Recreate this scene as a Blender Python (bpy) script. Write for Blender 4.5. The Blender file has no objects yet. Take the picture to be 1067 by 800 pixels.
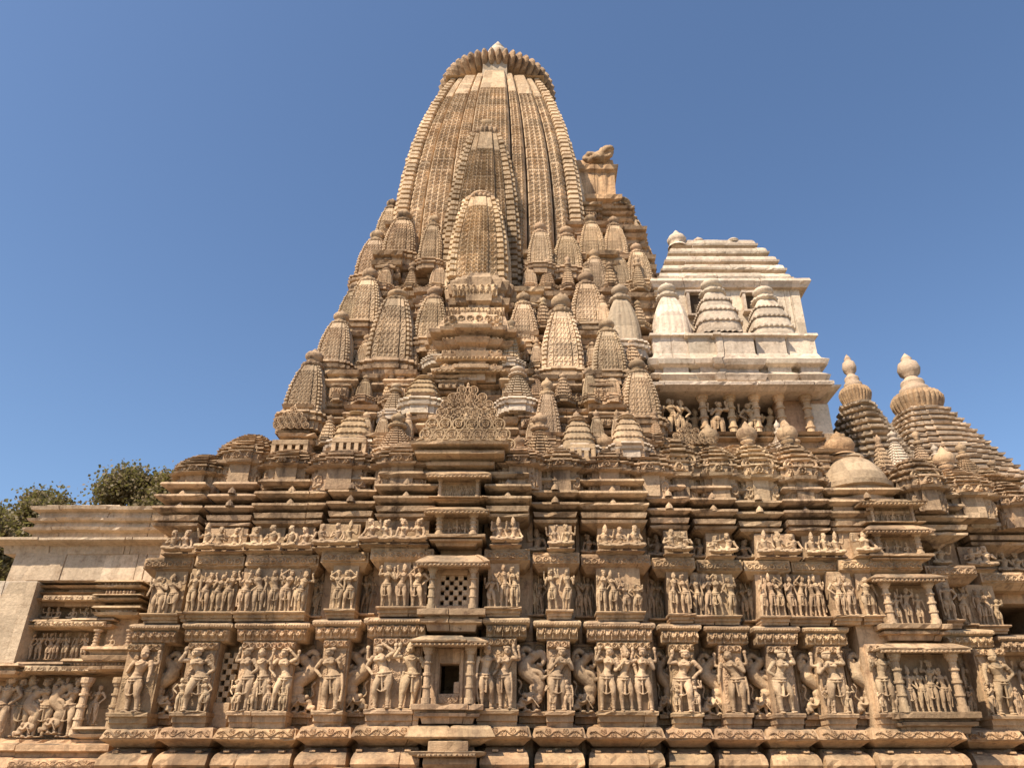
import bpy, math, random
import numpy as np
from mathutils import Vector, Matrix
R = math.radians
rng = np.random.default_rng(7); random.seed(7)
S = bpy.context.scene; COL = S.collection
# ------------------------------------------------------------------ camera, sky, sun, exposure
F = 800.0; CX = 551.0; PITCH = math.atan(800/1550)
cp, sp = math.cos(PITCH), math.sin(PITCH)
cam = bpy.data.objects.new('camera', bpy.data.cameras.new('camera')); COL.objects.link(cam)
cam.data.sensor_width = 36; cam.data.lens = F/1067*36; cam.data.shift_x = -(CX-533.5)/1067
cam.data.clip_end = 3000; cam.rotation_euler = (R(90)+PITCH, 0, 0); S.camera = cam
SUN_EL, SUN_AZ = R(52), R(42)          # azimuth: degrees to the left of the facade's normal
to_sun = Vector((-math.sin(SUN_AZ)*math.cos(SUN_EL), -math.cos(SUN_AZ)*math.cos(SUN_EL), math.sin(SUN_EL)))
W = bpy.data.worlds.new('World'); S.world = W; W.use_nodes = True
nt = W.node_tree; sky = nt.nodes.new('ShaderNodeTexSky'); sky.sky_type = 'NISHITA'; sky.sun_disc = False
sky.sun_elevation = SUN_EL; sky.sun_rotation = math.atan2(to_sun.x, to_sun.y)
sky.air_density = 1.0; sky.dust_density = 1.1; sky.ozone_density = 3.0; sky.altitude = 250
hs = nt.nodes.new('ShaderNodeHueSaturation'); hs.inputs['Saturation'].default_value = 1.04; nt.links.new(sky.outputs[0], hs.inputs['Color']); nt.links.new(hs.outputs[0], nt.nodes['Background'].inputs[0]); nt.nodes['Background'].inputs[1].default_value = 0.12
sun = bpy.data.objects.new('sun', bpy.data.lights.new('sun', 'SUN')); COL.objects.link(sun)
sun.data.energy = 5.0; sun.data.angle = R(0.53); sun.data.color = (1, .90, .74)
sun.rotation_euler = (-to_sun).to_track_quat('-Z', 'Y').to_euler()
S.view_settings.view_transform = 'Standard'; S.view_settings.look = 'None'; S.view_settings.exposure = 0.54
S.render.engine = 'CYCLES'; S.cycles.max_bounces = 6; S.cycles.diffuse_bounces = 2

# ------------------------------------------------------------------ picture -> world at a real depth
def ray(px, py):
    u = (px-CX)/F; v = (400-py)/F
    return u, cp - v*sp, sp + v*cp
def at(px, py, Y):
    u, b, c = ray(px, py); t = Y/b
    return u*t, c*t
def WX(px, py, Y): return at(px, py, Y)[0]
def ZZ(py, Y): return at(CX, py, Y)[1]
YR = 9.88
def zr(py): return ZZ(py, YR)

# ------------------------------------------------------------------ materials
def stone(name, c1, c2, c3, dark=0.35, pit=1.0, joint=True):
    m = bpy.data.materials.new(name); m.use_nodes = True; n = m.node_tree.nodes; L = m.node_tree.links
    b = n['Principled BSDF']; b.inputs['Roughness'].default_value = .92; b.inputs['Specular IOR Level'].default_value = .15
    g = n.new('ShaderNodeNewGeometry'); oi = n.new('ShaderNodeObjectInfo')
    def noise(sc, det, rough=.6, vec=None):
        t = n.new('ShaderNodeTexNoise'); t.inputs['Scale'].default_value = sc; t.inputs['Detail'].default_value = det
        t.inputs['Roughness'].default_value = rough; L.new(vec or g.outputs['Position'], t.inputs['Vector']); return t
    def ramp(src, a, bb):
        r = n.new('ShaderNodeMapRange'); r.inputs[1].default_value = a; r.inputs[2].default_value = bb; L.new(src, r.inputs[0]); return r.outputs[0]
    def mix(f, a, bb, mode='MIX'):
        x = n.new('ShaderNodeMix'); x.data_type = 'RGBA'; x.blend_type = mode
        for s_, i_ in ((f, 0), (a, 6), (bb, 7)):
            if isinstance(s_, (int, float)): x.inputs[i_].default_value = s_
            elif isinstance(s_, tuple): x.inputs[i_].default_value = s_ + (1,)
            else: L.new(s_, x.inputs[i_])
        return x.outputs[2]
    n1 = noise(.9, 5); n2 = noise(4.5, 6, .7); n3 = noise(22, 6, .7)
    c = mix(ramp(n1.outputs[0], .35, .65), c1, c2)
    c = mix(ramp(n2.outputs[0], .52, .72), c, c3)
    # block to block variation
    dv = n.new('ShaderNodeVectorMath'); dv.operation = 'DIVIDE'; dv.inputs[1].default_value = (.47, .7, .29); L.new(g.outputs['Position'], dv.inputs[0])
    fl = n.new('ShaderNodeVectorMath'); fl.operation = 'FLOOR'; L.new(dv.outputs[0], fl.inputs[0])
    wn = n.new('ShaderNodeTexWhiteNoise'); L.new(fl.outputs[0], wn.inputs['Vector'])
    v1 = n.new('ShaderNodeMapRange'); v1.inputs[3].default_value = .74; v1.inputs[4].default_value = 1.14; L.new(wn.outputs[0], v1.inputs[0])
    c = mix(1.0, c, v1.outputs[0], 'MULTIPLY')
    v2 = n.new('ShaderNodeMapRange'); v2.inputs[1].default_value = .3; v2.inputs[2].default_value = .7; v2.inputs[3].default_value = .78; v2.inputs[4].default_value = 1.15
    L.new(n3.outputs[0], v2.inputs[0]); c = mix(1.0, c, v2.outputs[0], 'MULTIPLY')
    # lichen and soot on tops
    sep = n.new('ShaderNodeSeparateXYZ'); L.new(g.outputs['Normal'], sep.inputs[0])
    up = ramp(sep.outputs[2], .35, 1.0)
    st = noise(2.2, 7, .75); stv = ramp(st.outputs[0], .45, .62)
    mu = n.new('ShaderNodeMath'); mu.operation = 'MULTIPLY'; L.new(up, mu.inputs[0]); L.new(stv, mu.inputs[1])
    mm = n.new('ShaderNodeMath'); mm.operation = 'MULTIPLY'; mm.inputs[1].default_value = min(1, dark*2); L.new(mu.outputs[0], mm.inputs[0])
    c = mix(mm.outputs[0], c, (.10, .085, .065))
    mp = n.new('ShaderNodeMapping'); mp.inputs['Scale'].default_value = (3.2, 3.2, .45); L.new(g.outputs['Position'], mp.inputs[0])
    sk = noise(1.3, 6, .7, mp.outputs[0]); skv = ramp(sk.outputs[0], .52, .66)
    mk = n.new('ShaderNodeMath'); mk.operation = 'MULTIPLY'; mk.inputs[1].default_value = dark; L.new(skv, mk.inputs[0])
    c = mix(mk.outputs[0], c, (.15, .10, .065))
    bl = noise(9, 5, .75); blv = ramp(bl.outputs[0], .58, .68); mb_ = n.new('ShaderNodeMath'); mb_.operation = 'MULTIPLY'; mb_.inputs[1].default_value = min(.75, dark*1.2); L.new(blv, mb_.inputs[0])
    c = mix(mb_.outputs[0], c, (.20, .135, .085))
    c = mix(1.0, c, oi.outputs['Color'], 'MULTIPLY')
    L.new(c, b.inputs['Base Color'])
    # bumps
    vo = n.new('ShaderNodeTexVoronoi'); vo.inputs['Scale'].default_value = 30; L.new(g.outputs['Position'], vo.inputs['Vector'])
    bn = noise(55, 4, .7)
    b1 = n.new('ShaderNodeBump'); b1.inputs['Strength'].default_value = .5*pit; b1.inputs['Distance'].default_value = .03; L.new(n3.outputs[0], b1.inputs['Height'])
    b2 = n.new('ShaderNodeBump'); b2.inputs['Strength'].default_value = .35*pit; b2.inputs['Distance'].default_value = .012; L.new(bn.outputs[0], b2.inputs['Height']); L.new(b1.outputs[0], b2.inputs['Normal'])
    out = b2.outputs[0]
    if joint:
        sp2 = n.new('ShaderNodeSeparateXYZ'); L.new(g.outputs['Position'], sp2.inputs[0]); cb = n.new('ShaderNodeCombineXYZ')
        L.new(sp2.outputs[0], cb.inputs[0]); L.new(sp2.outputs[2], cb.inputs[1])
        br = n.new('ShaderNodeTexBrick'); br.inputs['Scale'].default_value = 1; br.inputs['Brick Width'].default_value = .83; br.inputs['Row Height'].default_value = .36
        br.inputs['Mortar Size'].default_value = .006; br.inputs['Color1'].default_value = br.inputs['Color2'].default_value = (1,1,1,1); br.inputs['Mortar'].default_value = (0,0,0,1)
        L.new(cb.outputs[0], br.inputs['Vector'])
        b3 = n.new('ShaderNodeBump'); b3.inputs['Strength'].default_value = .6; b3.inputs['Distance'].default_value = .01; L.new(br.outputs[0], b3.inputs['Height']); L.new(out, b3.inputs['Normal']); out = b3.outputs[0]
    L.new(out, b.inputs['Normal'])
    return m
M_STONE = stone('old_sandstone', (.46, .30, .172), (.57, .395, .235), (.37, .222, .128), .65)
M_CARV = stone('carved_sandstone', (.50, .335, .197), (.61, .435, .265), (.40, .252, .145), .5, 1.0, False)
M_ROOF = stone('weathered_roof_sandstone', (.45, .295, .175), (.60, .425, .262), (.28, .18, .115), 1.0, 1.2, True)
M_PALE = stone('pale_restored_sandstone', (.62, .49, .36), (.70, .57, .43), (.52, .395, .28), .35, 1.0, True)
M_SPIRE = stone('spire_sandstone', (.53, .375, .23), (.65, .485, .318), (.41, .268, .16), .35, 1.0, False)
M_DARK = stone('shade_toned_stone', (.12, .09, .06), (.14, .10, .07), (.1, .07, .05), .2)  # same sandstone with the shade of the openings put into its base colour

# ------------------------------------------------------------------ mesh builder on numpy
class MB:
    def __init__(s): s.v = []; s.q = []; s.t = []; s.n = 0
    def add(s, V, Q=None, T=None):
        V = np.asarray(V, float); s.v.append(V)
        if Q is not None and len(Q): s.q.append(np.asarray(Q)+s.n)
        if T is not None and len(T): s.t.append(np.asarray(T)+s.n)
        s.n += len(V)
    def build(s, name, mat, parent=None, smooth=False, tint=None, label=None, mesh_only=False):
        V = np.vstack(s.v); q = np.vstack(s.q) if s.q else np.zeros((0,4), int); t = np.vstack(s.t) if s.t else np.zeros((0,3), int)
        me = bpy.data.meshes.new(name); me.vertices.add(len(V)); me.vertices.foreach_set('co', V.astype(np.float32).ravel())
        nl = len(q)*4+len(t)*3; me.loops.add(nl); me.loops.foreach_set('vertex_index', np.concatenate([q.ravel(), t.ravel()]).astype(np.int32))
        ls = np.concatenate([np.arange(len(q))*4, len(q)*4+np.arange(len(t))*3]).astype(np.int32)
        me.polygons.add(len(ls)); me.polygons.foreach_set('loop_start', ls)
        me.polygons.foreach_set('use_smooth', np.full(len(ls), smooth)); me.update(calc_edges=True); me.validate()
        me.materials.append(mat)
        if mesh_only: return me
        return link(name, me, parent, tint=tint, label=label)
def link(name, me, parent=None, loc=(0,0,0), rz=0, sc=(1,1,1), tint=None, label=None, rx=0, ry=0):
    o = bpy.data.objects.new(name, me); COL.objects.link(o); o.parent = parent
    o.location = loc; o.rotation_euler = (rx, ry, rz); o.scale = sc
    k = tint if tint else 1; j = rng.uniform(-.06, .06, 3); w = rng.uniform(.82, 1.12)
    kk = k if isinstance(k, tuple) else (k, k, k)
    j = abs(j); w = w-.10*(rng.random() < .12); o.color = (kk[0]*w*(1+j[0]*.5), kk[1]*w, kk[2]*w*(1-j[2]*.5+j[0]*.5), 1)
    if label: o['label'] = label
    return o
def grid_faces(nu, nv, closed=False):
    i = np.arange(nu-1 if not closed else nu)[:, None]; j = np.arange(nv-1)[None, :]
    i2 = (i+1) % nu
    a = i*nv+j; b = i2*nv+j
    return np.stack([a, b, b+1, a+1], -1).reshape(-1, 4)
def hash1(x): return np.abs(np.modf(np.sin(x*12.9898)*43758.5453)[0])
def wob(x, y, z, k=1.0):
    return (np.sin(x*7.1*k+1.3*z)+np.sin(y*9.7*k+2.1*x*k)+np.sin(z*11.3*k+1.7*y)+.6*np.sin(x*23*k+z*17*k))/3.6
def block(mb, x0, x1, yf, yb, prof, chip=.008, seg=.07, mitre=1.0):
    """rectangular moulded block: prof = [(z, out)] from bottom to top; front edge is slightly worn"""
    prof = sorted(prof, key=lambda p: p[0]) if prof[0][0] > prof[-1][0] else prof
    nx = max(2, int((x1-x0)/seg)+1); rings = []; ph = rng.uniform(0, 50)
    tt = np.linspace(0, 1, nx); nj = int((x1-x0)/.6) if chip > .005 else 0; jt = np.sort(rng.uniform(.06, .94, nj)); wid = .007/max(x1-x0, .1)
    tt = np.concatenate([tt]+[[q-wid, q, q+wid] for q in jt]); isj = np.concatenate([np.zeros(nx)]+[[0, 1, 0] for q in jt]); od = np.argsort(tt, kind='stable'); tt = tt[od]; isj = isj[od]; nx = len(tt); N = nx+2
    blk = np.searchsorted(jt, tt); oy = rng.normal(0, .006, nj+2)[blk]; oz = rng.normal(0, .004, nj+2)[blk]
    for k, (z, o) in enumerate(prof):
        xs = (x0-o*mitre)*(1-tt)+(x1+o*mitre)*tt
        dz = wob(xs*1.3+ph, k*.2+ph, z*2, 1.0)*chip*.22+oz*(nj > 0); dy = wob(xs*2.9+ph, k*1.7, z*3+ph, 1.6)*chip*.4+oy+isj*.02
        spk = (hash1(xs*91+k*7+ph) > .88)*hash1(xs*31+ph)*chip*3.0
        ring = np.concatenate([np.stack([xs, yf-o+dy+spk, z+dz], 1), [[x1+o*mitre, yb, z], [x0-o*mitre, yb, z]]])
        rings.append(ring)
    V = np.vstack(rings); K = len(prof); q = []
    i = np.arange(N); j = (i+1) % N
    for k in range(K-1): q.append(np.stack([k*N+i, k*N+j, (k+1)*N+j, (k+1)*N+i], 1))
    c0 = len(V); V = np.vstack([V, rings[0].mean(0), rings[-1].mean(0)])
    t = [np.stack([j, i, np.full(N, c0)], 1), np.stack([(K-1)*N+i, (K-1)*N+j, np.full(N, c0+1)], 1)]
    mb.add(V, np.vstack(q), np.vstack(t))
def box(mb, x0, x1, y0, y1, z0, z1, chip=.004, bev=.008):
    b = min(bev, (z1-z0)*.2)
    block(mb, x0, x1, y0, y1, [(z0, -b), (z0+b, 0), (z1-b, 0), (z1, -b)], chip)
def stepped(hx, hy, st):
    """outline of a rectangle hx by hy with centred steps: st = [(fraction, projection)]"""
    def side(h):
        p = []
        prev = 0
        for f, pr in st: p += [(f*h, prev), (f*h, pr)]; prev = pr
        return p
    sx = [(-1*hx, 0)] + [(-a, b) for a, b in [(f*hx, pr) for f, pr in []]]
    out = []
    def run(h):           # offsets along one side from -h to h
        pts = [(-h, 0)]; prev = 0
        for f, pr in st: pts += [(-f*h, prev), (-f*h, pr)]; prev = pr
        for f, pr in reversed(st):
            idx = st.index((f, pr)); lower = st[idx-1][1] if idx else 0
            pts += [(f*h, pr), (f*h, lower)]
        return pts
    for a, o in run(hx): out.append((a, -hy-o))
    for a, o in run(hy): out.append((hx+o, a))
    for a, o in run(hx): out.append((-a, hy+o))
    for a, o in run(hy): out.append((-hx-o, -a))
    return np.array(out)
def stack(mb, cx, cy, hx, hy, st, prof, jit=.004):
    """prof = [(z, out)]: the stepped outline grown by out at each height"""
    rings = []
    for z, o in prof:
        P = stepped(max(hx+o, .01), max(hy+o, .01), [(f, p*min(1, max(.1, (hx+o)/hx))) for f, p in st])
        P = P + rng.normal(0, jit, P.shape)
        rings.append(np.column_stack([P[:, 0]+cx, P[:, 1]+cy, np.full(len(P), z)+rng.normal(0, jit*.6, len(P))]))
    N = len(rings[0]); V = np.vstack(rings); i = np.arange(N); j = (i+1) % N
    q = [np.stack([k*N+i, k*N+j, (k+1)*N+j, (k+1)*N+i], 1) for k in range(len(prof)-1)]
    c0 = len(V); V = np.vstack([V, [[cx, cy, prof[0][0]]], [[cx, cy, prof[-1][0]]]]); K = len(prof)
    t = [np.stack([j, i, np.full(N, c0)], 1), np.stack([(K-1)*N+i, (K-1)*N+j, np.full(N, c0+1)], 1)]
    mb.add(V, np.vstack(q), np.vstack(t))
def lathe(mb, cx, cy, prof, n=24, rip=0, ripn=0, squash=1.0):
    """prof = [(r, z, ripple weight)]"""
    a = np.arange(n)*2*math.pi/n; rows = []
    for p in prof:
        r, z = p[0], p[1]; w = p[2] if len(p) > 2 else 0
        rr = r*(1+w*rip*(np.abs(np.cos(a*ripn/2))-.5)) if ripn else np.full(n, r)
        rows.append(np.stack([cx+rr*np.cos(a), cy+rr*np.sin(a)*squash, np.full(n, z)], 1))
    V = np.stack(rows, 1).reshape(-1, 3)       # angle-major
    Q = grid_faces(n, len(prof), True)
    mb.add(V, Q[:, ::1])
def relief(mb, x0, x1, yf, z0, z1, fn, depth=.02, res=.012, slope=0.0, noise=.12):
    """carved sheet on a front face: fn(u,v) in metres -> 0..1 height; slope pushes the top back"""
    nu = max(4, int((x1-x0)/res)); nv = max(4, int((z1-z0)/res))
    u = np.linspace(0, x1-x0, nu)[:, None]*np.ones((1, nv)); v = np.linspace(0, z1-z0, nv)[None, :]*np.ones((nu, 1))
    h = np.clip(fn(u, v, x1-x0, z1-z0), 0, 1.3)
    h = h*(1+noise*rng.normal(0, 1, h.shape)) 
    edge = (u <= 0)|(u >= x1-x0-1e-9)|(v <= 0)|(v >= z1-z0-1e-9)
    y = yf - depth*h + slope*v/(z1-z0)
    y = np.where(edge, y+depth*(h+.6), y)
    mb.add(np.stack([u+x0, y, v+z0], -1).reshape(-1, 3), grid_faces(nu, nv))
# carved patterns
def p_gav(cell, cv=None, ph=0., stag=.5):
    cv = cv or cell
    def f(u, v, w, h):
        V_ = v/cv; row = np.floor(V_); U_ = u/cell+stag*(row % 2)+ph; a = U_-np.floor(U_)-.5; b = V_-row-.5
        r = np.hypot(a, b); k = hash1(np.floor(U_)*3.1+row*7.7)
        return np.exp(-((r-.33)/.095)**2)*(.75+.35*k)+.7*np.exp(-(r/.11)**2)+.25*np.exp(-((b+.45)/.08)**2)
    return f
def p_scroll(per):
    def f(u, v, w, h):
        t = u/per; y = v/h-.5; ph = 2*math.pi*t
        s = np.exp(-((y-.27*np.sin(ph))/.075)**2)
        c = t*2; ci = np.floor(c); a = (c-ci-.5)*per/2/h; sg = np.where(ci % 2 == 0, -1, 1); b = y-sg*.16
        rr = np.hypot(a, b); th = np.arctan2(b, a)
        s2 = np.exp(-((np.mod(rr*5.5-th/(2*math.pi), 1)-.5)/.2)**2)*(rr < .36)
        return np.clip(s+s2*.8, 0, 1)*(np.abs(y) < .46)+.9*(np.abs(y) > .46)
    return f
def p_scallop(per):
    def f(u, v, w, h):
        t = u/per; i = np.floor(t); a = (t-i-.5); y = v/h
        arc = np.exp(-((np.hypot(a*1.1, (1-y)*.72)-.42)/.08)**2); drop = np.exp(-((np.abs(a)-.5)/.1)**2)*(y < .7)
        bud = np.exp(-(np.hypot(a, (y-.62)*.8)/.16)**2)
        return np.clip(arc+drop*.9+bud*.8, 0, 1)+.9*(y > .93)
    return f
def p_teeth(per, duty=.55):
    return lambda u, v, w, h: ((u/per-np.floor(u/per)) < duty)*1.0
def p_figs(per, seed=0):
    def f(u, v, w, h):
        t = u/per; i = np.floor(t); k = hash1(i*5.3+seed); k2 = hash1(i*2.7+seed+3); a = (t-i-.5)*per/h; y = v/h
        lean = (k-.5)*.5; x = a-lean*(y-.4)
        head = np.exp(-(np.hypot(x*1.0, y-.8)/.1)**2*1.2); body = np.exp(-((x/.13)**2+((y-.52)/.18)**2))
        l1 = np.exp(-(((x-.1-.12*k2*(1-y))/.07)**2))*(y < .42); l2 = np.exp(-(((x+.1)/.07)**2))*(y < .42)
        arm = np.exp(-(((np.abs(x)-.2-.1*k2)/.06)**2+((y-.55-.15*k)/.2)**2))
        return np.clip(head+body+.8*l1+.8*l2+.7*arm, 0, 1.15)
    return f
def p_kirti(per, seed=0):
    def f(u, v, w, h):
        t = u/per; i = np.floor(t); a = (t-i-.5)*2; y = v/h*2-1
        tri = np.clip(1-np.abs(a)*.9-(y+1)*.33, 0, 1); r = np.hypot(a, y*.8+.1)
        return np.clip((tri > .08)*.45+np.exp(-((r-.5)/.12)**2)*.6+np.exp(-(r/.2)**2)*.6, 0, 1.1)
    return f
def p_dots(per):
    def f(u, v, w, h):
        a = u/per-np.floor(u/per)-.5; return np.exp(-(np.hypot(a*per/h, v/h-.5)/.3)**2)
    return f

# ------------------------------------------------------------------ the temple (one building)
temple = bpy.data.objects.new('stone_temple', None); COL.objects.link(temple); temple.location = (0, 10, -1.6)
temple['label'] = 'tall carved golden sandstone temple with curved tower, rows of statues and stepped roofs'; temple['category'] = 'temple'
bpy.context.view_layer.update()
TI = Matrix.Translation((0, -10, 1.6))
class Root:   # parts are authored in world space; the empty only carries an offset
    pass
_link = link
def link(name, me, parent=None, **k):
    o = _link(name, me, parent, **k)
    if parent is not None and parent.type == 'EMPTY': o.location = Vector(o.location)-parent.location
    return o

# bays of the facade: (px left, px right, depth step) measured on the scroll ledge
BAYS = [(107,165,.46),(166,223,.34),(224,309,.30),(310,366,.15),(367,441,.0),(441,499,-.12),(499,553,.02),(555,610,.20),(611,692,.31),
        (693,743,.46),(744,797,.57),(798,852,.62),(853,906,.66),(908,1004,.55),(1006,1066,.88),(1067,1150,1.3)]
bays = []
for a, b, d in BAYS:
    Y = YR+d; bays.append((WX(a, 765, Y), WX(b, 765, Y), d))
def bay_of(px, py):
    for k in range(3):
        for (x0, x1, d) in bays:
            X = WX(px, py, 10+d)
            if x0-.03 <= X <= x1+.03: return (x0, x1, d)
    return min(bays, key=lambda b: abs((b[0]+b[1])/2-WX(px, py, 10+b[2])))

def prof_py(p): return sorted([(zr(py), o) for py, o in p])
# core wall
mb = MB()
for x0, x1, d in bays[:-1]: box(mb, x0-.03, x1+.03, 10.38+d if abs(d+.12) > .01 else 11.2, 15.5, -1.6, zr(492), chip=.006)
x0, x1, d = bays[-1]; box(mb, x0-.25, x1, 10.3+d, 15.5, -1.6, zr(652)); box(mb, x0-.25, x1, 10.3+d, 15.5, zr(600), zr(492)); box(mb, x0+1.2, x1, 10.3+d, 15.5, zr(652), zr(600))
mb.build('wall', M_STONE, temple)
mb = MB(); box(mb, x0-.2, x1, 12.8, 15, zr(655), zr(597)); mb.build('porch_interior', M_DARK, temple)  # back of the porch opening, its shade painted by the dark stone colour
P_PLINTH = [(-1.6,.62),(-1.2,.62),(-1.15,.5),(-.75,.5),(-.7,.34),(-.4,.30),(-.35,.16),(-.15,.16),(-.1,.3),(0.0,.34),(.05,.2),(.1,.16),(zr(800),.17)]
P_LOW = prof_py([(800,.16),(796,.2),(790,.18),(785,.12),(782.5,.06),(780,-.04),(777,-.10)])
P_L0 = prof_py([(777,-.12),(775.5,-.02),(771,.08),(769,.15),(767.5,.17),(757,.11),(755.5,.08),(754,-.02),(752,-.08)])
P_FR = prof_py([(663,-.02),(661.5,.03),(650,.05),(649,.08),(648,.11),(645,.12),(643,.10),(641.5,.04),(640,-.03)])
P_L1 = prof_py([(589,-.06),(586,.0),(583,.065),(582,.09),(572,.085),(570.5,.08),(569,-.02)])
P_ST = prof_py([(547,-.12),(543.5,-.06),(538,.15),(535.2,.17),(534.4,.05),(532.8,.02),(532,.15),(527.2,.17),(526,.02),(523.6,.0),(522.6,.13),(519.8,.20),(517.6,.20),(514.5,.08),(513,-.02),(510.6,-.03),(510,.13),(507.2,.20),(505,.19),(501.5,.07),(499.5,-.03),(497.2,-.04),(496.4,.10),(493.6,.17),(491,.15),(488.5,.0),(485,-.04)])
for bi, (x0, x1, d) in enumerate(bays):
    g = .015; w = x1-x0; center = bi == 5; nich = bi == 13
    mb = MB(); block(mb, x0, x1, 10+d, 15, P_PLINTH); mb.build('plinth', M_STONE, temple)
    mb = MB(); block(mb, x0+.06, x1-.06, 10+d, 10.5+d, P_LOW, chip=.014, mitre=.2)
    for k in range(3 if w > .8 else 2):      # little worn buds on the ledge
        c = x0+(k+.5)*w/(3 if w > .8 else 2)+rng.uniform(-.05, .05); box(mb, c-.035, c+.035, 9.90+d, 10.0+d, zr(782.5), zr(780))
    mb.build('lower_ledge', M_STONE, temple, tint=(1.03,1.0,.96))
    if center:
        mb = MB(); block(mb, x0-.05, x0+.18, 10+d+.05, 10.5+d, P_L0, .02)
        block(mb, x1-.22, x1+.02, 10+d+.05, 10.5+d, P_L0, .02)
        mb.build('scroll_ledge', M_STONE, temple, label='broken scroll ledge under the central window')
        mb = MB(); xm = (x0+x1)/2-.0
        box(mb, xm-.26, xm+.2, 9.75, 10.2, zr(783), zr(772)); box(mb, xm-.15, xm+.12, 9.82, 10.2, zr(772), zr(764), chip=.02); box(mb, xm-.1, xm+.02, 9.9, 10.2, zr(764), zr(757), chip=.02)
        block(mb, xm-.42, xm+.36, 9.66, 10.2, prof_py([(789,-.04),(787,.03),(784,.05),(783,.0)]))
        relief(mb, xm-.36, xm+.3, 9.6, zr(789), zr(785.2), p_teeth(.06), .03)
        mb.build('fallen_cornice_fragment', M_STONE, temple)
    else:
        mb = MB(); ww = .075; block(mb, x0+ww, x1-ww, 10+d, 10.5+d, P_L0, .012, mitre=.5)
        za, zb = zr(767.2), zr(757.4)
        relief(mb, x0+.03, x1-.03, 10+d-.180, za, zb, p_scroll(.21 if w < .9 else .24), .03, .0075, slope=.058)
        mb.build('scroll_ledge', M_STONE, temple, tint=(1.04,1.0,.97))
    if not center and not nich:
        mb = MB(); block(mb, x0+.08, x1-.08, 10+d, 10.5+d, P_FR, .008, mitre=.6)
        relief(mb, x0+.05, x1-.05, 10+d-.05, zr(662.5), zr(650.3), p_scallop(.105), .06, .009, slope=-.03)
        relief(mb, x0+.03, x1-.03, 10+d-.116, zr(648), zr(645.2), p_teeth(.035), .016, .0075)
        mb.build('carved_frieze', M_CARV, temple, tint=.97)
    if not center:
        mb = MB(); block(mb, x0+.05, x1-.05, 10+d, 10.5+d, P_L1, .012, mitre=.5)
        relief(mb, x0+.03, x1-.03, 10+d-.104, zr(581), zr(573), p_gav(.1, .085), .03, .009, slope=.004)
        mb.build('patterned_ledge', M_STONE, temple, tint=(1.0,.99,.97))
    if not center:
        mb = MB(); e = .185; sh = rng.uniform(-.03, .03)+(.11 if bi % 2 else 0)
        block(mb, x0+e, x1-e, 10+d+sh, 11+d, P_ST, .014)
        for zz in (zr(518.2), zr(504.8)):
            c = (x0+x1)/2; lathe(mb, c, 10+d-.12, [(.055,zz-.01),(.05,zz+.03),(.02,zz+.07),(0.002,zz+.09)], 8)
        for zz in (zr(530.4), zr(516.4)):
            relief(mb, x0+.1, x1-.1, 10+d-.05+sh, zz, zz+.035, p_dots(.06), .045, .01)
        mb.build('moulding_stack', M_ROOF, temple)
# ------------------------------------------------------------------ figures: tubes and ellipsoids fused by a voxel remesh
def ell(mb, c, r, n=12, m=8):
    th = np.arange(n)*2*math.pi/n; ph = np.linspace(.02, math.pi-.02, m)
    V = np.stack([c[0]+r[0]*np.cos(th)[:,None]*np.sin(ph), c[1]+r[1]*np.sin(th)[:,None]*np.sin(ph), c[2]+r[2]*np.cos(ph)[None]*np.ones((n,1))], -1).reshape(-1,3)
    Q = grid_faces(n, m, True)[:, ::-1]; i = np.arange(n); j = (i+1) % n; c0 = len(V)
    V = np.vstack([V, [[c[0],c[1],c[2]+r[2]],[c[0],c[1],c[2]-r[2]]]])
    mb.add(V, Q, np.vstack([np.stack([i*m, j*m, np.full(n,c0)],1)[:, ::1], np.stack([j*m+m-1, i*m+m-1, np.full(n,c0+1)],1)]))
def tube(mb, pts, rad, n=10, sub=5):
    P = np.array(pts, float); Rr = np.array(rad, float); K = len(P)
    if K > 2 and sub > 1:       # catmull-rom
        E = np.vstack([2*P[0]-P[1], P, 2*P[-1]-P[-2]]); out = []; ro = []
        for i in range(K-1):
            p0, p1, p2, p3 = E[i:i+4]
            for t in np.linspace(0, 1, sub, endpoint=False):
                out.append(.5*((2*p1)+(-p0+p2)*t+(2*p0-5*p1+4*p2-p3)*t*t+(-p0+3*p1-3*p2+p3)*t**3)); ro.append(Rr[i]*(1-t)+Rr[i+1]*t)
        out.append(P[-1]); ro.append(Rr[-1]); P = np.array(out); Rr = np.array(ro); K = len(P)
    T = np.gradient(P, axis=0); T /= np.linalg.norm(T, axis=1)[:, None]+1e-9
    ref = np.array([0, 1, 0.01]); rows = []; a = np.arange(n)*2*math.pi/n
    for k in range(K):
        s = np.cross(T[k], ref)
        if np.linalg.norm(s) < .1: s = np.cross(T[k], [1, 0, 0])
        s /= np.linalg.norm(s); u = np.cross(s, T[k])
        rows.append(P[k]+Rr[k]*(np.cos(a)[:, None]*s+np.sin(a)[:, None]*u))
    V = np.vstack(rows); i = np.arange(n); j = (i+1) % n
    Q = np.vstack([np.stack([k*n+i, k*n+j, (k+1)*n+j, (k+1)*n+i], 1) for k in range(K-1)])[:, ::-1]
    c0 = len(V); V = np.vstack([V, P[:1], P[-1:]])
    mb.add(V, Q, np.vstack([np.stack([i, j, np.full(n,c0)],1), np.stack([(K-1)*n+j, (K-1)*n+i, np.full(n,c0+1)],1)]))
def fuse(mb, name, voxel, mat=M_CARV):
    me = mb.build(name, mat, mesh_only=True); o = bpy.data.objects.new('tmp', me); COL.objects.link(o)
    r = o.modifiers.new('r', 'REMESH'); r.mode = 'VOXEL'; r.voxel_size = voxel; r.use_smooth_shade = True
    
    dg = bpy.context.evaluated_depsgraph_get(); m2 = bpy.data.meshes.new_from_object(o.evaluated_get(dg)); m2.name = name
    bpy.data.objects.remove(o); m2.materials.clear(); m2.materials.append(mat)
    return m2
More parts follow.
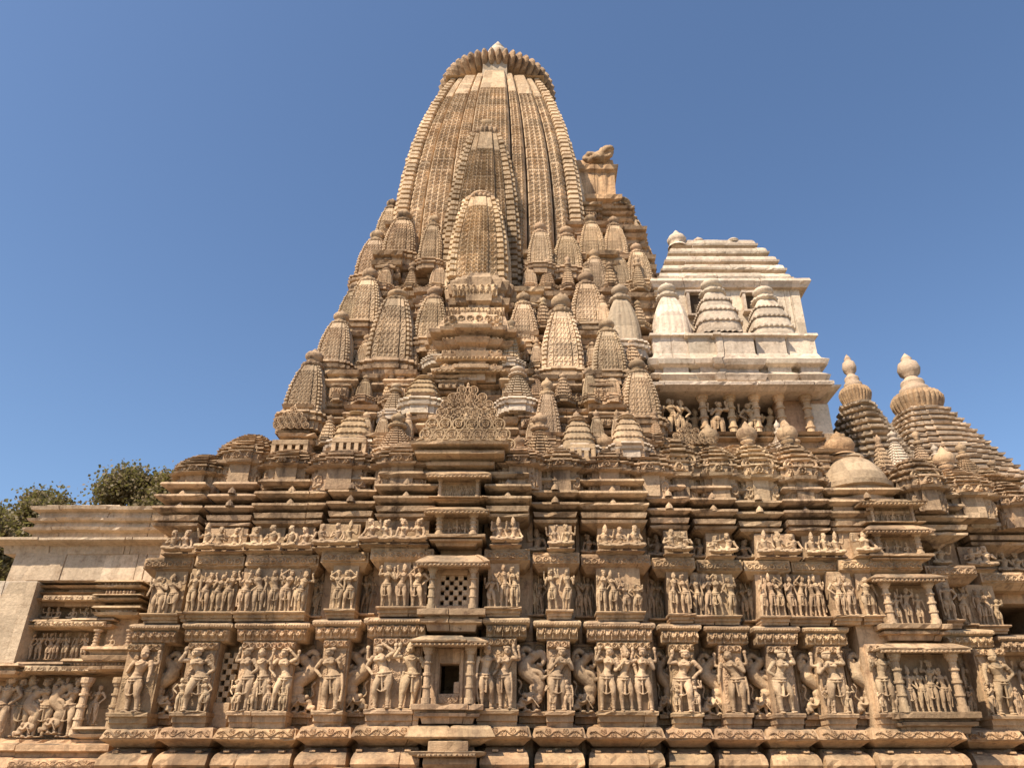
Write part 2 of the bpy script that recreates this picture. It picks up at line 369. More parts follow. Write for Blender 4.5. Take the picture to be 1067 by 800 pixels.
def hand(mb, p, d, s=1.0):
    p = np.array(p, float); d = np.array(d, float); d /= np.linalg.norm(d)+1e-9
    ell(mb, p, (.021*s, .017*s, .024*s), 8, 6)
    side = np.cross(d, [0, 1, 0]); side /= np.linalg.norm(side)+1e-9
    for k, l in ((-1.5, .030), (-.5, .038), (.5, .040), (1.5, .034)):
        a = p+side*k*.009*s; tube(mb, [a, a+d*l*s, a+d*(l+.012)*s+np.array([0, .006, 0])], [.0065*s, .006*s, .0045*s], 6, 2)
    tube(mb, [p+side*.014*s, p+side*.030*s+d*.012*s], [.0065*s, .005*s], 6, 1)
def head(mb, c, lean=0, turn=0, kind=0, s=1.0):
    c = np.array(c, float)
    ell(mb, c, (.052*s, .056*s, .066*s), 14, 10); ell(mb, c+[turn*.012, -.018*s, -.035*s], (.034*s, .036*s, .032*s))      # skull, jaw
    ell(mb, c+[turn*.02, -.062*s, -.008*s], (.009*s, .014*s, .020*s), 8, 6)                                # nose
    for q in (-1, 1):
        ell(mb, c+[q*.021*s+turn*.012, -.049*s, .004*s], (.012*s, .010*s, .006*s), 8, 6); ell(mb, c+[q*.052*s, .0, -.012*s], (.012*s, .015*s, .03*s), 8, 6)
        ell(mb, c+[q*.021*s+turn*.012, -.05*s, .018*s], (.016*s, .010*s, .005*s), 8, 6)
    ell(mb, c+[turn*.014, -.054*s, -.038*s], (.015*s, .009*s, .006*s), 8, 6)
    if kind == 0:      # tall crown
        tube(mb, [c+[0, .0, .03*s], c+[lean*.01, .005, .085*s], c+[lean*.02, .01, .15*s]], [.055*s, .047*s, .012*s]); ell(mb, c+[0, 0, .042*s], (.06*s, .06*s, .014*s))
    elif kind == 1:    # side bun
        ell(mb, c+[0, .01, .03*s], (.056*s, .056*s, .05*s)); ell(mb, c+[.045*s*(1 if lean >= 0 else -1), .02, .055*s], (.04*s, .035*s, .038*s)); ell(mb, c+[0,-.01,.045*s],(.058*s,.052*s,.01*s))
    else:              # round curls
        for k in range(9):
            a = k*.7; ell(mb, c+[.038*s*math.cos(a), .02*math.sin(a), (.045+.018*math.sin(a*1.7))*s], (.024*s,)*3, 6, 5)
def standing(seed):
    r = random.Random(seed); mb = MB(); fem = seed % 2 == 1; sw = r.choice((-1, 1))*r.uniform(.015, .05)
    hw = .075 if fem else .062; sh = .115 if fem else .135
    pel = np.array([sw, 0, .50]); wai = np.array([sw*.4, 0, .61]); che = np.array([-sw*.5, -.005, .715]); nk = np.array([-sw*.7, .005, .80]); hd = np.array([-sw*1.1, -.012, .875])
    tube(mb, [pel-[0,0,.03], pel+[0,0,.03], wai, che, che+[0,0,.055], nk+[0,0,.0]], [.078 if fem else .068, .082 if fem else .07, .052 if fem else .058, .072 if fem else .082, .055, .03], 14)
    ell(mb, che+[0,.005,.02], (sh*.85, .05, .05)); tube(mb, [nk-[0,0,.02], hd-[0,0,.02]], [.03, .028])
    ell(mb, pel+[0,.012,-.01], (hw+.035, .06, .06))
    if fem:
        for q in (-1, 1): ell(mb, che+[q*.043, -.055, -.005], (.038, .036, .038))
    ell(mb, wai+[0,-.03,-.03], (.045,.035,.04))
    bend = r.uniform(.0, .05); fw = -1 if sw > 0 else 1
    for q in (-1, 1):
        b = bend if q == fw else 0; fx = q*(.06+r.uniform(0,.035))+sw*.3
        hip = pel+[q*.048, 0, -.03]; kn = np.array([hip[0]*.55+fx*.45+q*.008+b*q*.5, -.02-b*.6, .27]); an = np.array([fx, .0, .055])
        tube(mb, [hip, (hip+kn)/2+[q*.012,-.008,0], kn, (kn+an)/2+[0,.012,.03], an, an-[0,0,.035]], [.064, .056, .038, .038, .023, .024], 12)
        ell(mb, [fx+q*.008, -.035, .018], (.026, .055, .018)); tube(mb, [an+[0,0,.0]]*1+[an+[0.001,0,.012]], [.031,.031], 10, 1)
        ell(mb, [kn[0],kn[1]-.02,kn[2]], (.026,.02,.026))
    # girdle, sashes and looped garland
    tube(mb, [pel+[-hw-.03,-.0,.03], pel+[-.04,-.075,.008], pel+[.04,-.075,.008], pel+[hw+.03,0,.03]], [.014]*4)
    tube(mb, [pel+[-hw-.03,-.0,.0], pel+[-.04,-.08,-.03], pel+[.04,-.08,-.03], pel+[hw+.03,0,.0]], [.009]*4)
    tube(mb, [pel+[0,-.08,.0], pel+[0,-.07,-.12], pel+[sw*.3,-.06,-.26]], [.016,.013,.016])
    if seed % 3: tube(mb, [pel+[-.11,-.02,.0], pel+[-.1,-.04,-.17], pel+[0,-.07,-.25], pel+[.1,-.04,-.17], pel+[.11,-.02,.0]], [.009]*5, 8, 6)
    else:
        tube(mb, [pel+[.12,.0,.05], pel+[.14,-.01,-.15], pel+[.12,-.0,-.38]], [.016,.014,.02]); tube(mb, [pel+[-.12,.0,.0], pel+[-.13,-.0,-.2], pel+[-.12,-.0,-.40]], [.014,.012,.02])
    tube(mb, [che+[-.07,-.03,.055], che+[-.03,-.078,.0], che+[.03,-.078,.0], che+[.07,-.03,.055]], [.009]*4); tube(mb, [che+[-.05,-.05,.055], che+[0,-.072,.035], che+[.05,-.05,.055]], [.008]*3)
    # arms
    poses = {'down': lambda q: ([q*(sh+.035), -.01, -.13], [q*(sh+.05), -.04, -.25]), 'hip': lambda q: ([q*(sh+.085), .01, -.11], [q*.115, -.03, -.21]),
             'chest': lambda q: ([q*(sh+.045), -.02, -.13], [q*.07, -.085, -.02]), 'up': lambda q: ([q*(sh+.08), -.02, .0], [q*(sh+.03), -.04, .13]),
             'head': lambda q: ([q*(sh+.075), -.01, .07], [q*.055, -.03, .19]), 'hold': lambda q: ([q*(sh+.05), -.02, -.12], [q*(sh+.06), -.09, -.03])}
    pk = [('down','chest'),('hip','up'),('down','hip'),('up','chest'),('hold','down'),('head','hip'),('hold','up'),('chest','chest'),('down','head'),('hip','hold')][seed % 10]
    pk = pk if r.random() < .5 else pk[::-1]
    for q, nm in ((-1, pk[0]), (1, pk[1])):
        s0 = che+[q*sh, 0, .045]; e, h = poses[nm](q); e = che+[0,0,.03]+e; h = che+[0,0,.03]+h
        ell(mb, s0, (.036,.036,.036)); tube(mb, [s0, (s0+e)/2+[q*.006,0,0], e, (e+h)/2, h], [.034,.031,.026,.024,.017], 10); hand(mb, h, h-e)
        tube(mb, [s0*.62+e*.38, s0*.55+e*.45], [.037,.037], 10, 1); tube(mb, [e*.2+h*.8, e*.12+h*.88], [.025,.025], 10, 1)
        if nm in ('hold', 'up'): ell(mb, h+[0,-.0,.05], (.028,.025,.04)); tube(mb, [h-[0,0,.04], h+[q*.01,0,.07]], [.011,.014])
    if seed % 5 in (0, 3):     # four-armed deities
        for q in (-1, 1):
            s0 = che+[q*sh*.8, .02, .045]; e = s0+[q*.11, .02, -.02]; h = e+[q*.0, -.02, .13]; tube(mb, [s0, e, h], [.028,.024,.016]); hand(mb, h, h-e); ell(mb, h+[0,0,.05], (.03,.02,.035)); 
    head(mb, hd, 1 if sw > 0 else -1, r.choice((-1,0,1)), 1 if fem else (0 if seed % 4 else 2))
    ell(mb, [0,.03,.012], (.16,.07,.012), 14, 6)
    return fuse(mb, 'standing_figure', .0085)
def seated(seed, pair=False):
    r = random.Random(100+seed); mb = MB()
    def one(ox, s, fem, face):
        pel = np.array([ox, 0, .12*s]); che = pel+np.array([face*-.05, -.01, .26])*s; hd = che+np.array([face*.04, -.02, .23])*s
        tube(mb, [pel, pel+np.array([-face*.02,0,.12])*s, che, che+np.array([0,0,.1])*s, hd-np.array([0,0,.07])*s], [.125*s,.10*s,.12*s,.09*s,.045*s], 12)
        ell(mb, che+np.array([0,0,.05])*s, (.17*s,.08*s,.07*s)); 
        if fem:
            for q in (-1,1): ell(mb, che+np.array([q*.065,-.09,-.0])*s, (.055*s,)*3)
        for q in (-1,1):
            up = r.random() < .4 and q == face
            if up: pts = [pel+np.array([q*.07,-.03,0])*s, pel+np.array([q*.22,-.1,.16])*s, pel+np.array([q*.2,-.08,-.09])*s]
            else: pts = [pel+np.array([q*.07,-.03,-.02])*s, pel+np.array([q*.29,-.12,-.02])*s, pel+np.array([-q*.03,-.17,-.06])*s]
            tube(mb, pts, [.088*s,.065*s,.04*s], 10); ell(mb, pts[-1]+np.array([-q*.05,-.01,-.01])*s, (.06*s,.035*s,.025*s))
            s0 = che+np.array([q*.17,0,.07])*s; k = r.choice((0,1,2))
            e = s0+np.array([(q*.09,q*.13,q*.06)[k],-.03,(-.17,-.06,-.16)[k]])*s; h = e+np.array([(-q*.15,q*.02,q*.03)[k],-.1,(.02,.18,-.1)[k]])*s
            tube(mb, [s0,e,h], [.052*s,.042*s,.028*s], 10); hand(mb, h, h-e, s*1.7)
        head(mb, hd, face, face, 1 if fem else r.choice((0,2)), s*1.6)
        tube(mb, [che+np.array([-.1,-.05,.09])*s, che+np.array([0,-.12,.02])*s, che+np.array([.1,-.05,.09])*s], [.016*s]*3)
        tube(mb, [pel+np.array([-.12,-.03,.06])*s, pel+np.array([0,-.12,.04])*s, pel+np.array([.12,-.03,.06])*s], [.02*s]*3)
    if pair: one(-.21, .98, False, 1); one(.21, .86, True, -1); tube(mb, [(-.1,-.06,.5),(.1,-.1,.42),(.3,-.07,.42)], [.045,.04,.03])
    else: one(0, 1.0, seed % 2 == 1, r.choice((-1,1)))
    ell(mb, [0,.0,.015], (.42 if pair else .28,.14,.02), 14, 6)
    return fuse(mb, 'seated_figure', .013)
def beast(seed):
    r = random.Random(seed); mb = MB()
    # haunch, belly, chest, neck rolling back into a curled mane and trunk
    tube(mb, [(.02,.03,.16),(-.08,0,.27),(-.10,-.02,.40),(.0,-.03,.50),(.09,-.03,.60),(.07,-.02,.72),(-.04,-.02,.80)], [.085,.10,.088,.10,.115,.085,.065], 14)
    ell(mb, (.1,-.05,.58), (.10,.08,.085)); ell(mb, (-.06,-.04,.33), (.1,.08,.1))
    tube(mb, [(-.04,-.02,.80),(-.13,-.03,.86),(-.17,-.04,.76),(-.13,-.06,.67),(-.07,-.07,.70)], [.062,.055,.042,.03,.018], 10)     # trunk / muzzle
    ell(mb, (-.03,-.05,.83), (.075,.06,.065)); ell(mb, (-.06,-.1,.845), (.016,.014,.014)); ell(mb, (.0,-.1,.84), (.018,.014,.016))
    tube(mb, [(.0,0,.88),(.09,0,.93),(.17,0,.86),(.18,0,.74),(.15,-.01,.64)], [.04,.05,.045,.04,.03], 10)                     # mane roll
    for k in range(5): ell(mb, (.16+.02*math.sin(k*2), -.03, .62+k*.06), (.03,.03,.025), 8, 6)
    for dz, dy in ((0, -.06), (.09, .02)):      # forelegs
        tube(mb, [(.05,dy,.60+dz*.5),(-.10,dy-.04,.56+dz),(-.15,dy-.04,.47+dz),(-.19,dy-.05,.50+dz)], [.05,.038,.026,.022]); ell(mb, (-.2,dy-.05,.505+dz), (.03,.022,.018))
    for dx in (-.0, .13):                        # hind legs
        tube(mb, [(-.02+dx*.3,-.03,.24),(-.1+dx,-.07,.17),(-.03+dx,-.03,.10),(-.05+dx,-.04,.02)], [.075,.05,.028,.026]); ell(mb, (-.08+dx,-.06,.02), (.045,.035,.02))
    tube(mb, [(.08,.02,.2),(.17,.0,.28),(.14,-.02,.4),(.19,-.02,.47)], [.022,.018,.015,.022])
    # rider and crouching warrior
    tube(mb, [(.12,-.02,.66),(.13,-.03,.78)], [.035,.04]); ell(mb, (.12,-.05,.83), (.035,.035,.04)); tube(mb, [(.13,-.05,.76),(.05,-.09,.73)], [.02,.014])
    tube(mb, [(.13,-.06,.05),(.15,-.06,.13),(.12,-.07,.19)], [.05,.04,.035]); ell(mb, (.1,-.08,.235), (.036,.036,.042)); tube(mb, [(.15,-.08,.06),(.22,-.1,.09),(.2,-.1,.01)], [.035,.026,.018])
    tube(mb, [(.14,-.08,.17),(.04,-.12,.15),(-.02,-.12,.24)], [.022,.018,.014]); tube(mb, [(-.1,-.12,.05),(.0,-.125,.2)], [.012,.012])
    ell(mb, (0,.02,.0), (.22,.1,.02), 14, 6)
    return fuse(mb, 'beast_figure', .011)
ST = [standing(i) for i in range(14)]; SE = [seated(i) for i in range(4)]; SP = [seated(i+10, True) for i in range(3)]; BE = [beast(i) for i in range(3)]

# ------------------------------------------------------------------ statue rows
def row_panels(lst, ytop, ybot, name, kind, pyref, pedh, slabtop, rec=.30):
    """lst: (px0, px1, n figures, recessed, kind) ; figures stand on pedestals between ybot and ytop (pixel heights at the reference depth)"""
    zf = zr(ybot); zt = zr(ytop); H = zt-zf
    for it in lst:
        p0, p1, n, rcs = it[:4]; typ = it[4] if len(it) > 4 else kind
        pm = (p0+p1)/2; b = bay_of(pm, pyref); d = b[2]; Y = 10+d-(.05 if not rcs else -rec)
        x0 = WX(p0, pyref, Y-.05); x1 = WX(p1, pyref, Y-.05); zb = zf if not rcs else zf
        mb = MB(); top = zr(slabtop)
        box(mb, x0, x1, Y+.02, Y+.3, zr(ybot+pedh), top, chip=.006)
        pdp = .13 if not rcs else .17
        block(mb, x0-.0, x1+.0, Y, Y+.2, [(zr(ybot+pedh), .02),(zr(ybot+pedh*.72), .03),(zr(ybot+pedh*.66),.06),(zr(ybot+pedh*.3),.065),(zr(ybot+pedh*.25),pdp-.01),(zf-.012,pdp),(zf,pdp-.01)], .01, mitre=.0 if rcs else .25)
        clut = (p_figs(.15, pm) if typ != 'beast' else p_gav(.16))
        if kind == 'deity' or rcs: relief(mb, x0+.015, x1-.015, Y+.015, zf+.02, top-.03, clut, .03, .012)
        if typ == 'deity' and not rcs: relief(mb, x0-.0, x1+.0, Y-.03, top-.11*H-.02, top-.02, p_gav(.09), .05, .011)
        pan = mb.build(name, M_STONE, temple)
        if typ in ('deity',) and (rng.random() < .85 or rcs):
            m_ = n+1
            for k in range(m_):
                s = H*rng.uniform(.38,.5); link('attendant_figure', ST[rng.integers(len(ST))], pan, loc=(x0+.05+(x1-x0-.1)*k/max(1,m_-1), Y-.08, zf), sc=(s*1.1,s*1.1,s), rz=rng.uniform(-.4,.4))
        if typ in ('stand', 'seat') and n >= 2 and not rcs: pass
        for k in range(n):
            fx = x0+(k+.5)*(x1-x0)/n+rng.uniform(-.01,.01); wslot = (x1-x0)/n
            if typ == 'stand':
                me = ST[rng.integers(len(ST))]; s = H*rng.uniform(.9, .985)
                if n >= 3 and rng.random() < .22: s *= .72
                link('standing_figure', me, pan, loc=(fx, Y-.055*H/.9-.0, zf), sc=(s*rng.choice((-1,1))*min(1.45, max(.8, wslot/(s*.30))), s*1.1, s*rng.uniform(.96,1.03)), rz=rng.uniform(-.5,.5), ry=rng.uniform(-.09,.09))
            elif typ == 'deity':
                me = ST[rng.integers(len(ST))]; s = H*rng.uniform(.93, .985)
                link('deity_figure', me, pan, loc=(fx, Y-.05, zf), sc=(s*rng.choice((-1,1))*min(1.3, max(1.0, wslot/(s*.33))), s*1.2, s), rz=rng.uniform(-.4,.4), ry=rng.uniform(-.06,.06))
            elif typ == 'beast':
                s = H*.97; link('beast_figure', BE[rng.integers(3)], pan, loc=(fx, Y-.11, zf), sc=(s*(1 if pm < 500 else -1)*min(1.3,(x1-x0)/(s*.36)), s*1.15, s), rz=rng.uniform(-.15,.15))
            elif typ == 'seat':
                pr = wslot > .33; me = (SP if pr else SE)[rng.integers(3)]; s = H/.78*rng.uniform(.88,1.0)
                link('seated_figure', me, pan, loc=(fx, Y-.11, zf+.025), sc=(s*rng.choice((-1,1))*min(1.5, max(.8, wslot/(s*(.85 if pr else .5)))), s*1.15, s), rz=rng.uniform(-.3,.3))
R0 = [(126,163,1,0),(166,189,1,1,'beast'),(190,222,1,0),(247,303,3,0),(306,332,1,1,'beast'),(333,360,1,0),(362,385,1,1,'beast'),(386,438,2,0),
      (499,538,2,0),(541,568,1,1,'beast'),(570,595,1,0),(598,621,1,1,'beast'),(623,680,3,0),(683,697,1,1,'beast'),(699,726,1,0),(728,751,1,1,'beast'),
      (752,776,1,0),(779,801,1,1,'beast'),(803,829,1,0),(831,853,1,1,'beast'),(855,882,1,0),(884,905,1,1,'beast'),(909,931,1,0),(1001,1019,1,1,'deity'),(1022,1054,1,0),(1058,1080,1,1,'deity')]
row_panels(R0, 664, 739, 'statue_panel', 'deity', 700, 17, 662)
R1 = [(157,191,2,0),(195,246,4,0),(250,320,5,0),(324,340,2,1),(344,371,2,0),(376,394,2,1),(397,426,2,0),(428,444,1,0),
      (508,541,3,0),(550,567,2,1),(571,594,2,0),(598,618,2,1),(622,668,4,0),(673,690,2,1),(696,719,2,0),(721,740,2,0),(742,766,2,0),(769,787,2,1),
      (789,816,3,0),(819,858,4,0),(866,890,2,0),(895,912,1,0),(978,992,1,0),(994,1006,1,1),(1009,1037,3,0)]
row_panels(R1, 584, 632, 'statue_panel', 'stand', 610, 9, 583)
R2 = [(177,206,2,0),(211,256,3,0),(260,295,2,0),(298,327,2,0),(331,374,3,0),(379,446,4,0),(513,541,2,0),(551,567,1,1),(572,596,2,0),(605,618,1,1),
      (623,668,3,0),(674,689,1,1),(692,717,1,0),(719,733,1,1),(736,761,1,0),(765,780,1,1),(787,829,3,0),(836,874,3,0),(888,907,1,0),(963,978,1,1),(996,1024,1,0),(1027,1066,3,1)]
row_panels(R2, 541, 567.5, 'statue_panel', 'seat', 555, 3, 540)

# ------------------------------------------------------------------ niches (part with pillars, eave, lattice as sub-parts)
def pillar_mesh(w, h):
    mb = MB(); pr = [(0,.0),(.08*h,.0),(.085*h,-.1*w)]
    st = [(.0,.5),(.10,.5),(.105,.38),(.26,.36),(.265,.46),(.30,.46),(.305,.36),(.47,.34),(.475,.45),(.52,.45),(.525,.34),(.68,.33),(.685,.46),(.72,.46),(.725,.33),(.84,.33),(.845,.42),(.9,.5),(.905,.58),(.97,.62),(1.0,.62)]
    lathe(mb, 0, 0, [(.001,0)]+[(b*w, a*h) for a, b in st]+[(.001,h)], 12)
    return mb.build('pillar', M_CARV, mesh_only=True)
PIL = pillar_mesh(1, 1)
def niche(cxp, py0, py1, pw, Y, depth, fill, pedh, eave=True, pilw=.1, nm='niche', lab=None, label_fill=None, eaveh=5, open_=.8):
    """px centre, top and bottom of the opening in pixel heights at depth Y"""
    cx = WX(cxp, (py0+py1)/2, Y); dc = WX(cxp+1, (py0+py1)/2, Y)-cx; hw = pw/2*dc
    z0, z1, zp = ZZ(py1, Y), ZZ(py0, Y), ZZ(py1+pedh, Y)
    mb = MB()
    block(mb, cx-hw-.02, cx+hw+.02, Y+.03, Y+.5, [(zp,-.04),(zp+.3*(z0-zp),-.02),(zp+.36*(z0-zp),.04),(zp+.52*(z0-zp),.05),(zp+.56*(z0-zp),-.005),(zp+.66*(z0-zp),.0),(zp+.7*(z0-zp),.085),(z0-.008,.09),(z0,.08)], .01)
    if fill == 'hole':
        a, b = .30*hw, .42*hw; za, zb = z0+.2*(z1-z0), z0+.72*(z1-z0); yb = Y+depth
        ax0, ax1 = cx-.42*hw, cx+.34*hw
        box(mb, cx-hw, ax0, yb, yb+.22, z0, z1); box(mb, ax1, cx+hw, yb, yb+.22, z0, z1); box(mb, ax0, ax1, yb, yb+.22, zb, z1); box(mb, ax0, ax1, yb-.004, yb+.22, z0, za)
        box(mb, ax1-.06, ax1+.01, yb+.01, yb+.2, za, za+.4*(zb-za), chip=.02)
        relief(mb, ax0, ax1, yb-.008, z0+.02, za-.02, p_scroll(.12), .012, .008)
        # frame steps round the window
        for sgn, xx in ((-1, ax0-.05), (1, ax1+.02)): box(mb, xx, xx+.03, yb-.02, yb+.01, z0+.01, z1-.02)
    elif fill == 'lattice':
        yb = Y+depth; n = 6; lw = 1.1*hw; x0 = cx-lw/2; zz0 = z0+.14*(z1-z0); zz1 = z0+.86*(z1-z0); cw = lw/n; ch = (zz1-zz0)/n
        box(mb, cx-hw, x0, yb, yb+.15, z0, z1); box(mb, x0+lw, cx+hw, yb, yb+.15, z0, z1); box(mb, x0, x0+lw, yb, yb+.15, z0, zz0); box(mb, x0, x0+lw, yb, yb+.15, zz1, z1)
    else:
        box(mb, cx-hw, cx+hw, Y+depth, Y+depth+.2, z0, z1)
    box(mb, cx-hw, cx+hw, Y-.02, Y+.5, z1, z1+.06)
    o = mb.build(nm, M_STONE, temple, label=lab)
    if fill == 'lattice':
        ml = MB()
        for i in range(n):
            for j in range(n):
                if (i+j) % 2: box(ml, x0+i*cw-.002, x0+(i+1)*cw+.002, yb+.03, yb+.13, zz0+j*ch-.002, zz0+(j+1)*ch+.002, chip=0, bev=.003)
        for i in range(n+1): box(ml, x0+i*cw-.006, x0+i*cw+.006, yb+.04, yb+.12, zz0, zz1, chip=0, bev=.002)
        for j in range(n+1): box(ml, x0, x0+lw, yb+.045, yb+.115, zz0+j*ch-.006, zz0+j*ch+.006, chip=0, bev=.002)
        ml.build('stone_lattice', M_CARV, o)
    h = z1-z0
    for q in (-1, 1):
        link('pillar', PIL, o, loc=(cx+q*(hw-.55*pilw), Y+.0, z0), sc=(pilw*1.1, pilw*1.1, h), rz=.3)
    if eave:
        me = MB(); e = ZZ(py0-eaveh, Y)
        block(me, cx-hw, cx+hw, Y, Y+.45, [(z1+.0,.0),(z1+.012,.15),(z1+.03,.155),(z1+.5*(e-z1),.11),(z1+.8*(e-z1),.05),(e,.0)], .008)
        relief(me, cx-hw-.14, cx+hw+.14, Y-.135, z1-.028, z1+.014, p_teeth(.055,.5), .02, .01)
        me.build('eave', M_STONE, o)
    if isinstance(fill, tuple):
        kind, n = fill; w = (hw-pilw)*2*.92
        for k in range(n):
            fx = cx-w/2+(k+.5)*w/n; s = h*(.92 if n < 2 or k == n//2 else .78)
            if kind == 'stand': link('standing_figure', ST[rng.integers(len(ST))], o, loc=(fx, Y+.08, z0), sc=(s*.9, s*.8, s))
            else: link('seated_figure', SE[rng.integers(3)], o, loc=(fx, Y+.08, z0), sc=(s*1.0*min(1, w/n/(s*.7)), s*.8, s*1.15))
    return o
cY = 9.80
mb = MB(); bx0, bx1, bd = bays[5]; box(mb, bx0+.1, bx1-.1, 10.9, 11.3, zr(756), zr(480)); box(mb, bx0+.05, bx1-.05, 10.1, 10.6, zr(757), zr(740)); box(mb, bx0+.05, bx1-.05, 10.1, 10.6, zr(592), zr(558)); mb.build('central_buttress', M_STONE, temple)
niche(467.5, 672, 733, 55, cY, .20, 'hole', 20, lab='niche with a broken dark window hole', pilw=.11, eaveh=9)
niche(471.5, 590, 634, 52, cY, .14, 'lattice', 22, lab='niche with a checkered stone lattice', pilw=.1, eaveh=12)
niche(475.5, 536, 557, 44, cY, .12, ('seat',3), 10, pilw=.1, eaveh=8, lab='small niche with three seated figures above the lattice')
niche(478, 499, 518, 44, cY+.05, .10, ('stand',6), 4, pilw=.06, eaveh=9, lab='shallow upper niche crowded with tiny figures')
mb = MB(); c = WX(481, 480, 10.0)
block(mb, c-.30, c+.30, 9.95, 11.0, [(ZZ(491,9.95),.02),(ZZ(489,9.95),.16),(ZZ(486,9.95),.17),(ZZ(485,9.95),.1),(ZZ(483,9.95),.1),(ZZ(481,9.95),.3),(ZZ(478,9.95),.31),(ZZ(476,9.95),.2),(ZZ(474,9.95),.2),(ZZ(473,9.95),.36),(ZZ(470,9.95),.38),(ZZ(469,9.95),.3)])
mb.build('cornice', M_STONE, temple)
# right-hand balcony niches
d13 = bays[13][2]; nY = 10+d13-.16
x0, x1, _ = bays[13]
mb = MB(); box(mb, x0+.12, x1-.12, 10+d13+.05, 11.2, zr(756), zr(500)); mb.build('side_buttress', M_STONE, temple)
niche(967, 679, 742, 72, nY, .16, ('stand',4), 22, pilw=.13, lab='right balcony niche with standing figures between ringed pillars', eaveh=9)
niche(948, 606, 650, 56, nY, .16, ('stand',3), 16, pilw=.12, lab='right middle niche with a standing deity', eaveh=8)
niche(936, 556, 577, 50, nY, .14, ('seat',3), 8, pilw=.1, lab='right upper niche with seated figures', eaveh=9)
niche(930, 527, 544, 46, nY+.02, .1, ('stand',6), 2, pilw=.05, lab='shallow right niche of tiny figures', eaveh=5)
# lattice window left of the trio
mb = MB(); Y = 10.3+.2; xa, xb = WX(226,700,Y), WX(246,700,Y)
box(mb, xa, xb, Y+.12, Y+.2, zr(755), zr(727)); 
for i in range(4):
    for j in range(9):
        if (i+j) % 2: w = (xb-xa)/4; hh = (zr(672)-zr(727))/9; box(mb, xa+i*w-.003, xa+(i+1)*w+.003, Y+.0, Y+.1, zr(727)+j*hh-.003, zr(727)+(j+1)*hh+.003, chip=0, bev=.003)
mb.build('stone_lattice', M_CARV, temple)
mb = MB(); box(mb, xa, xb, Y-.06, Y+.1, zr(755), zr(727)); mb.build('lattice_sill', M_STONE, temple)

# ------------------------------------------------------------------ spires
def kalasha(r, h, disc=True, n=20):
    mb = MB(); p = []
    if disc: p += [(.001,-.02*h,0),(r*.75,-.02*h,.3),(r*1.0,.05*h,1),(r*1.08,.12*h,1),(r*.95,.19*h,1),(r*.6,.22*h,.2)]
    p += [(r*.45,.24*h,0),(r*.42,.30*h,0),(r*.62,.33*h,0),(r*.60,.36*h,0),(r*.50,.38*h,0),(r*.74,.45*h,0),(r*.86,.54*h,0),(r*.86,.63*h,0),(r*.70,.73*h,0),(r*.36,.79*h,0),(r*.34,.83*h,0),(r*.28,.87*h,0),(r*.16,.93*h,0),(.001,h,0)]
    lathe(mb, 0, 0, p, 48 if disc else n, .16, 16)
    return mb
KAL = {k: kalasha(1, 1, k).build('pot_finial', M_ROOF, smooth=True, mesh_only=True) for k in (True, False)}
KALP = KAL[True].copy(); KALP.materials.clear(); KALP.materials.append(M_PALE)
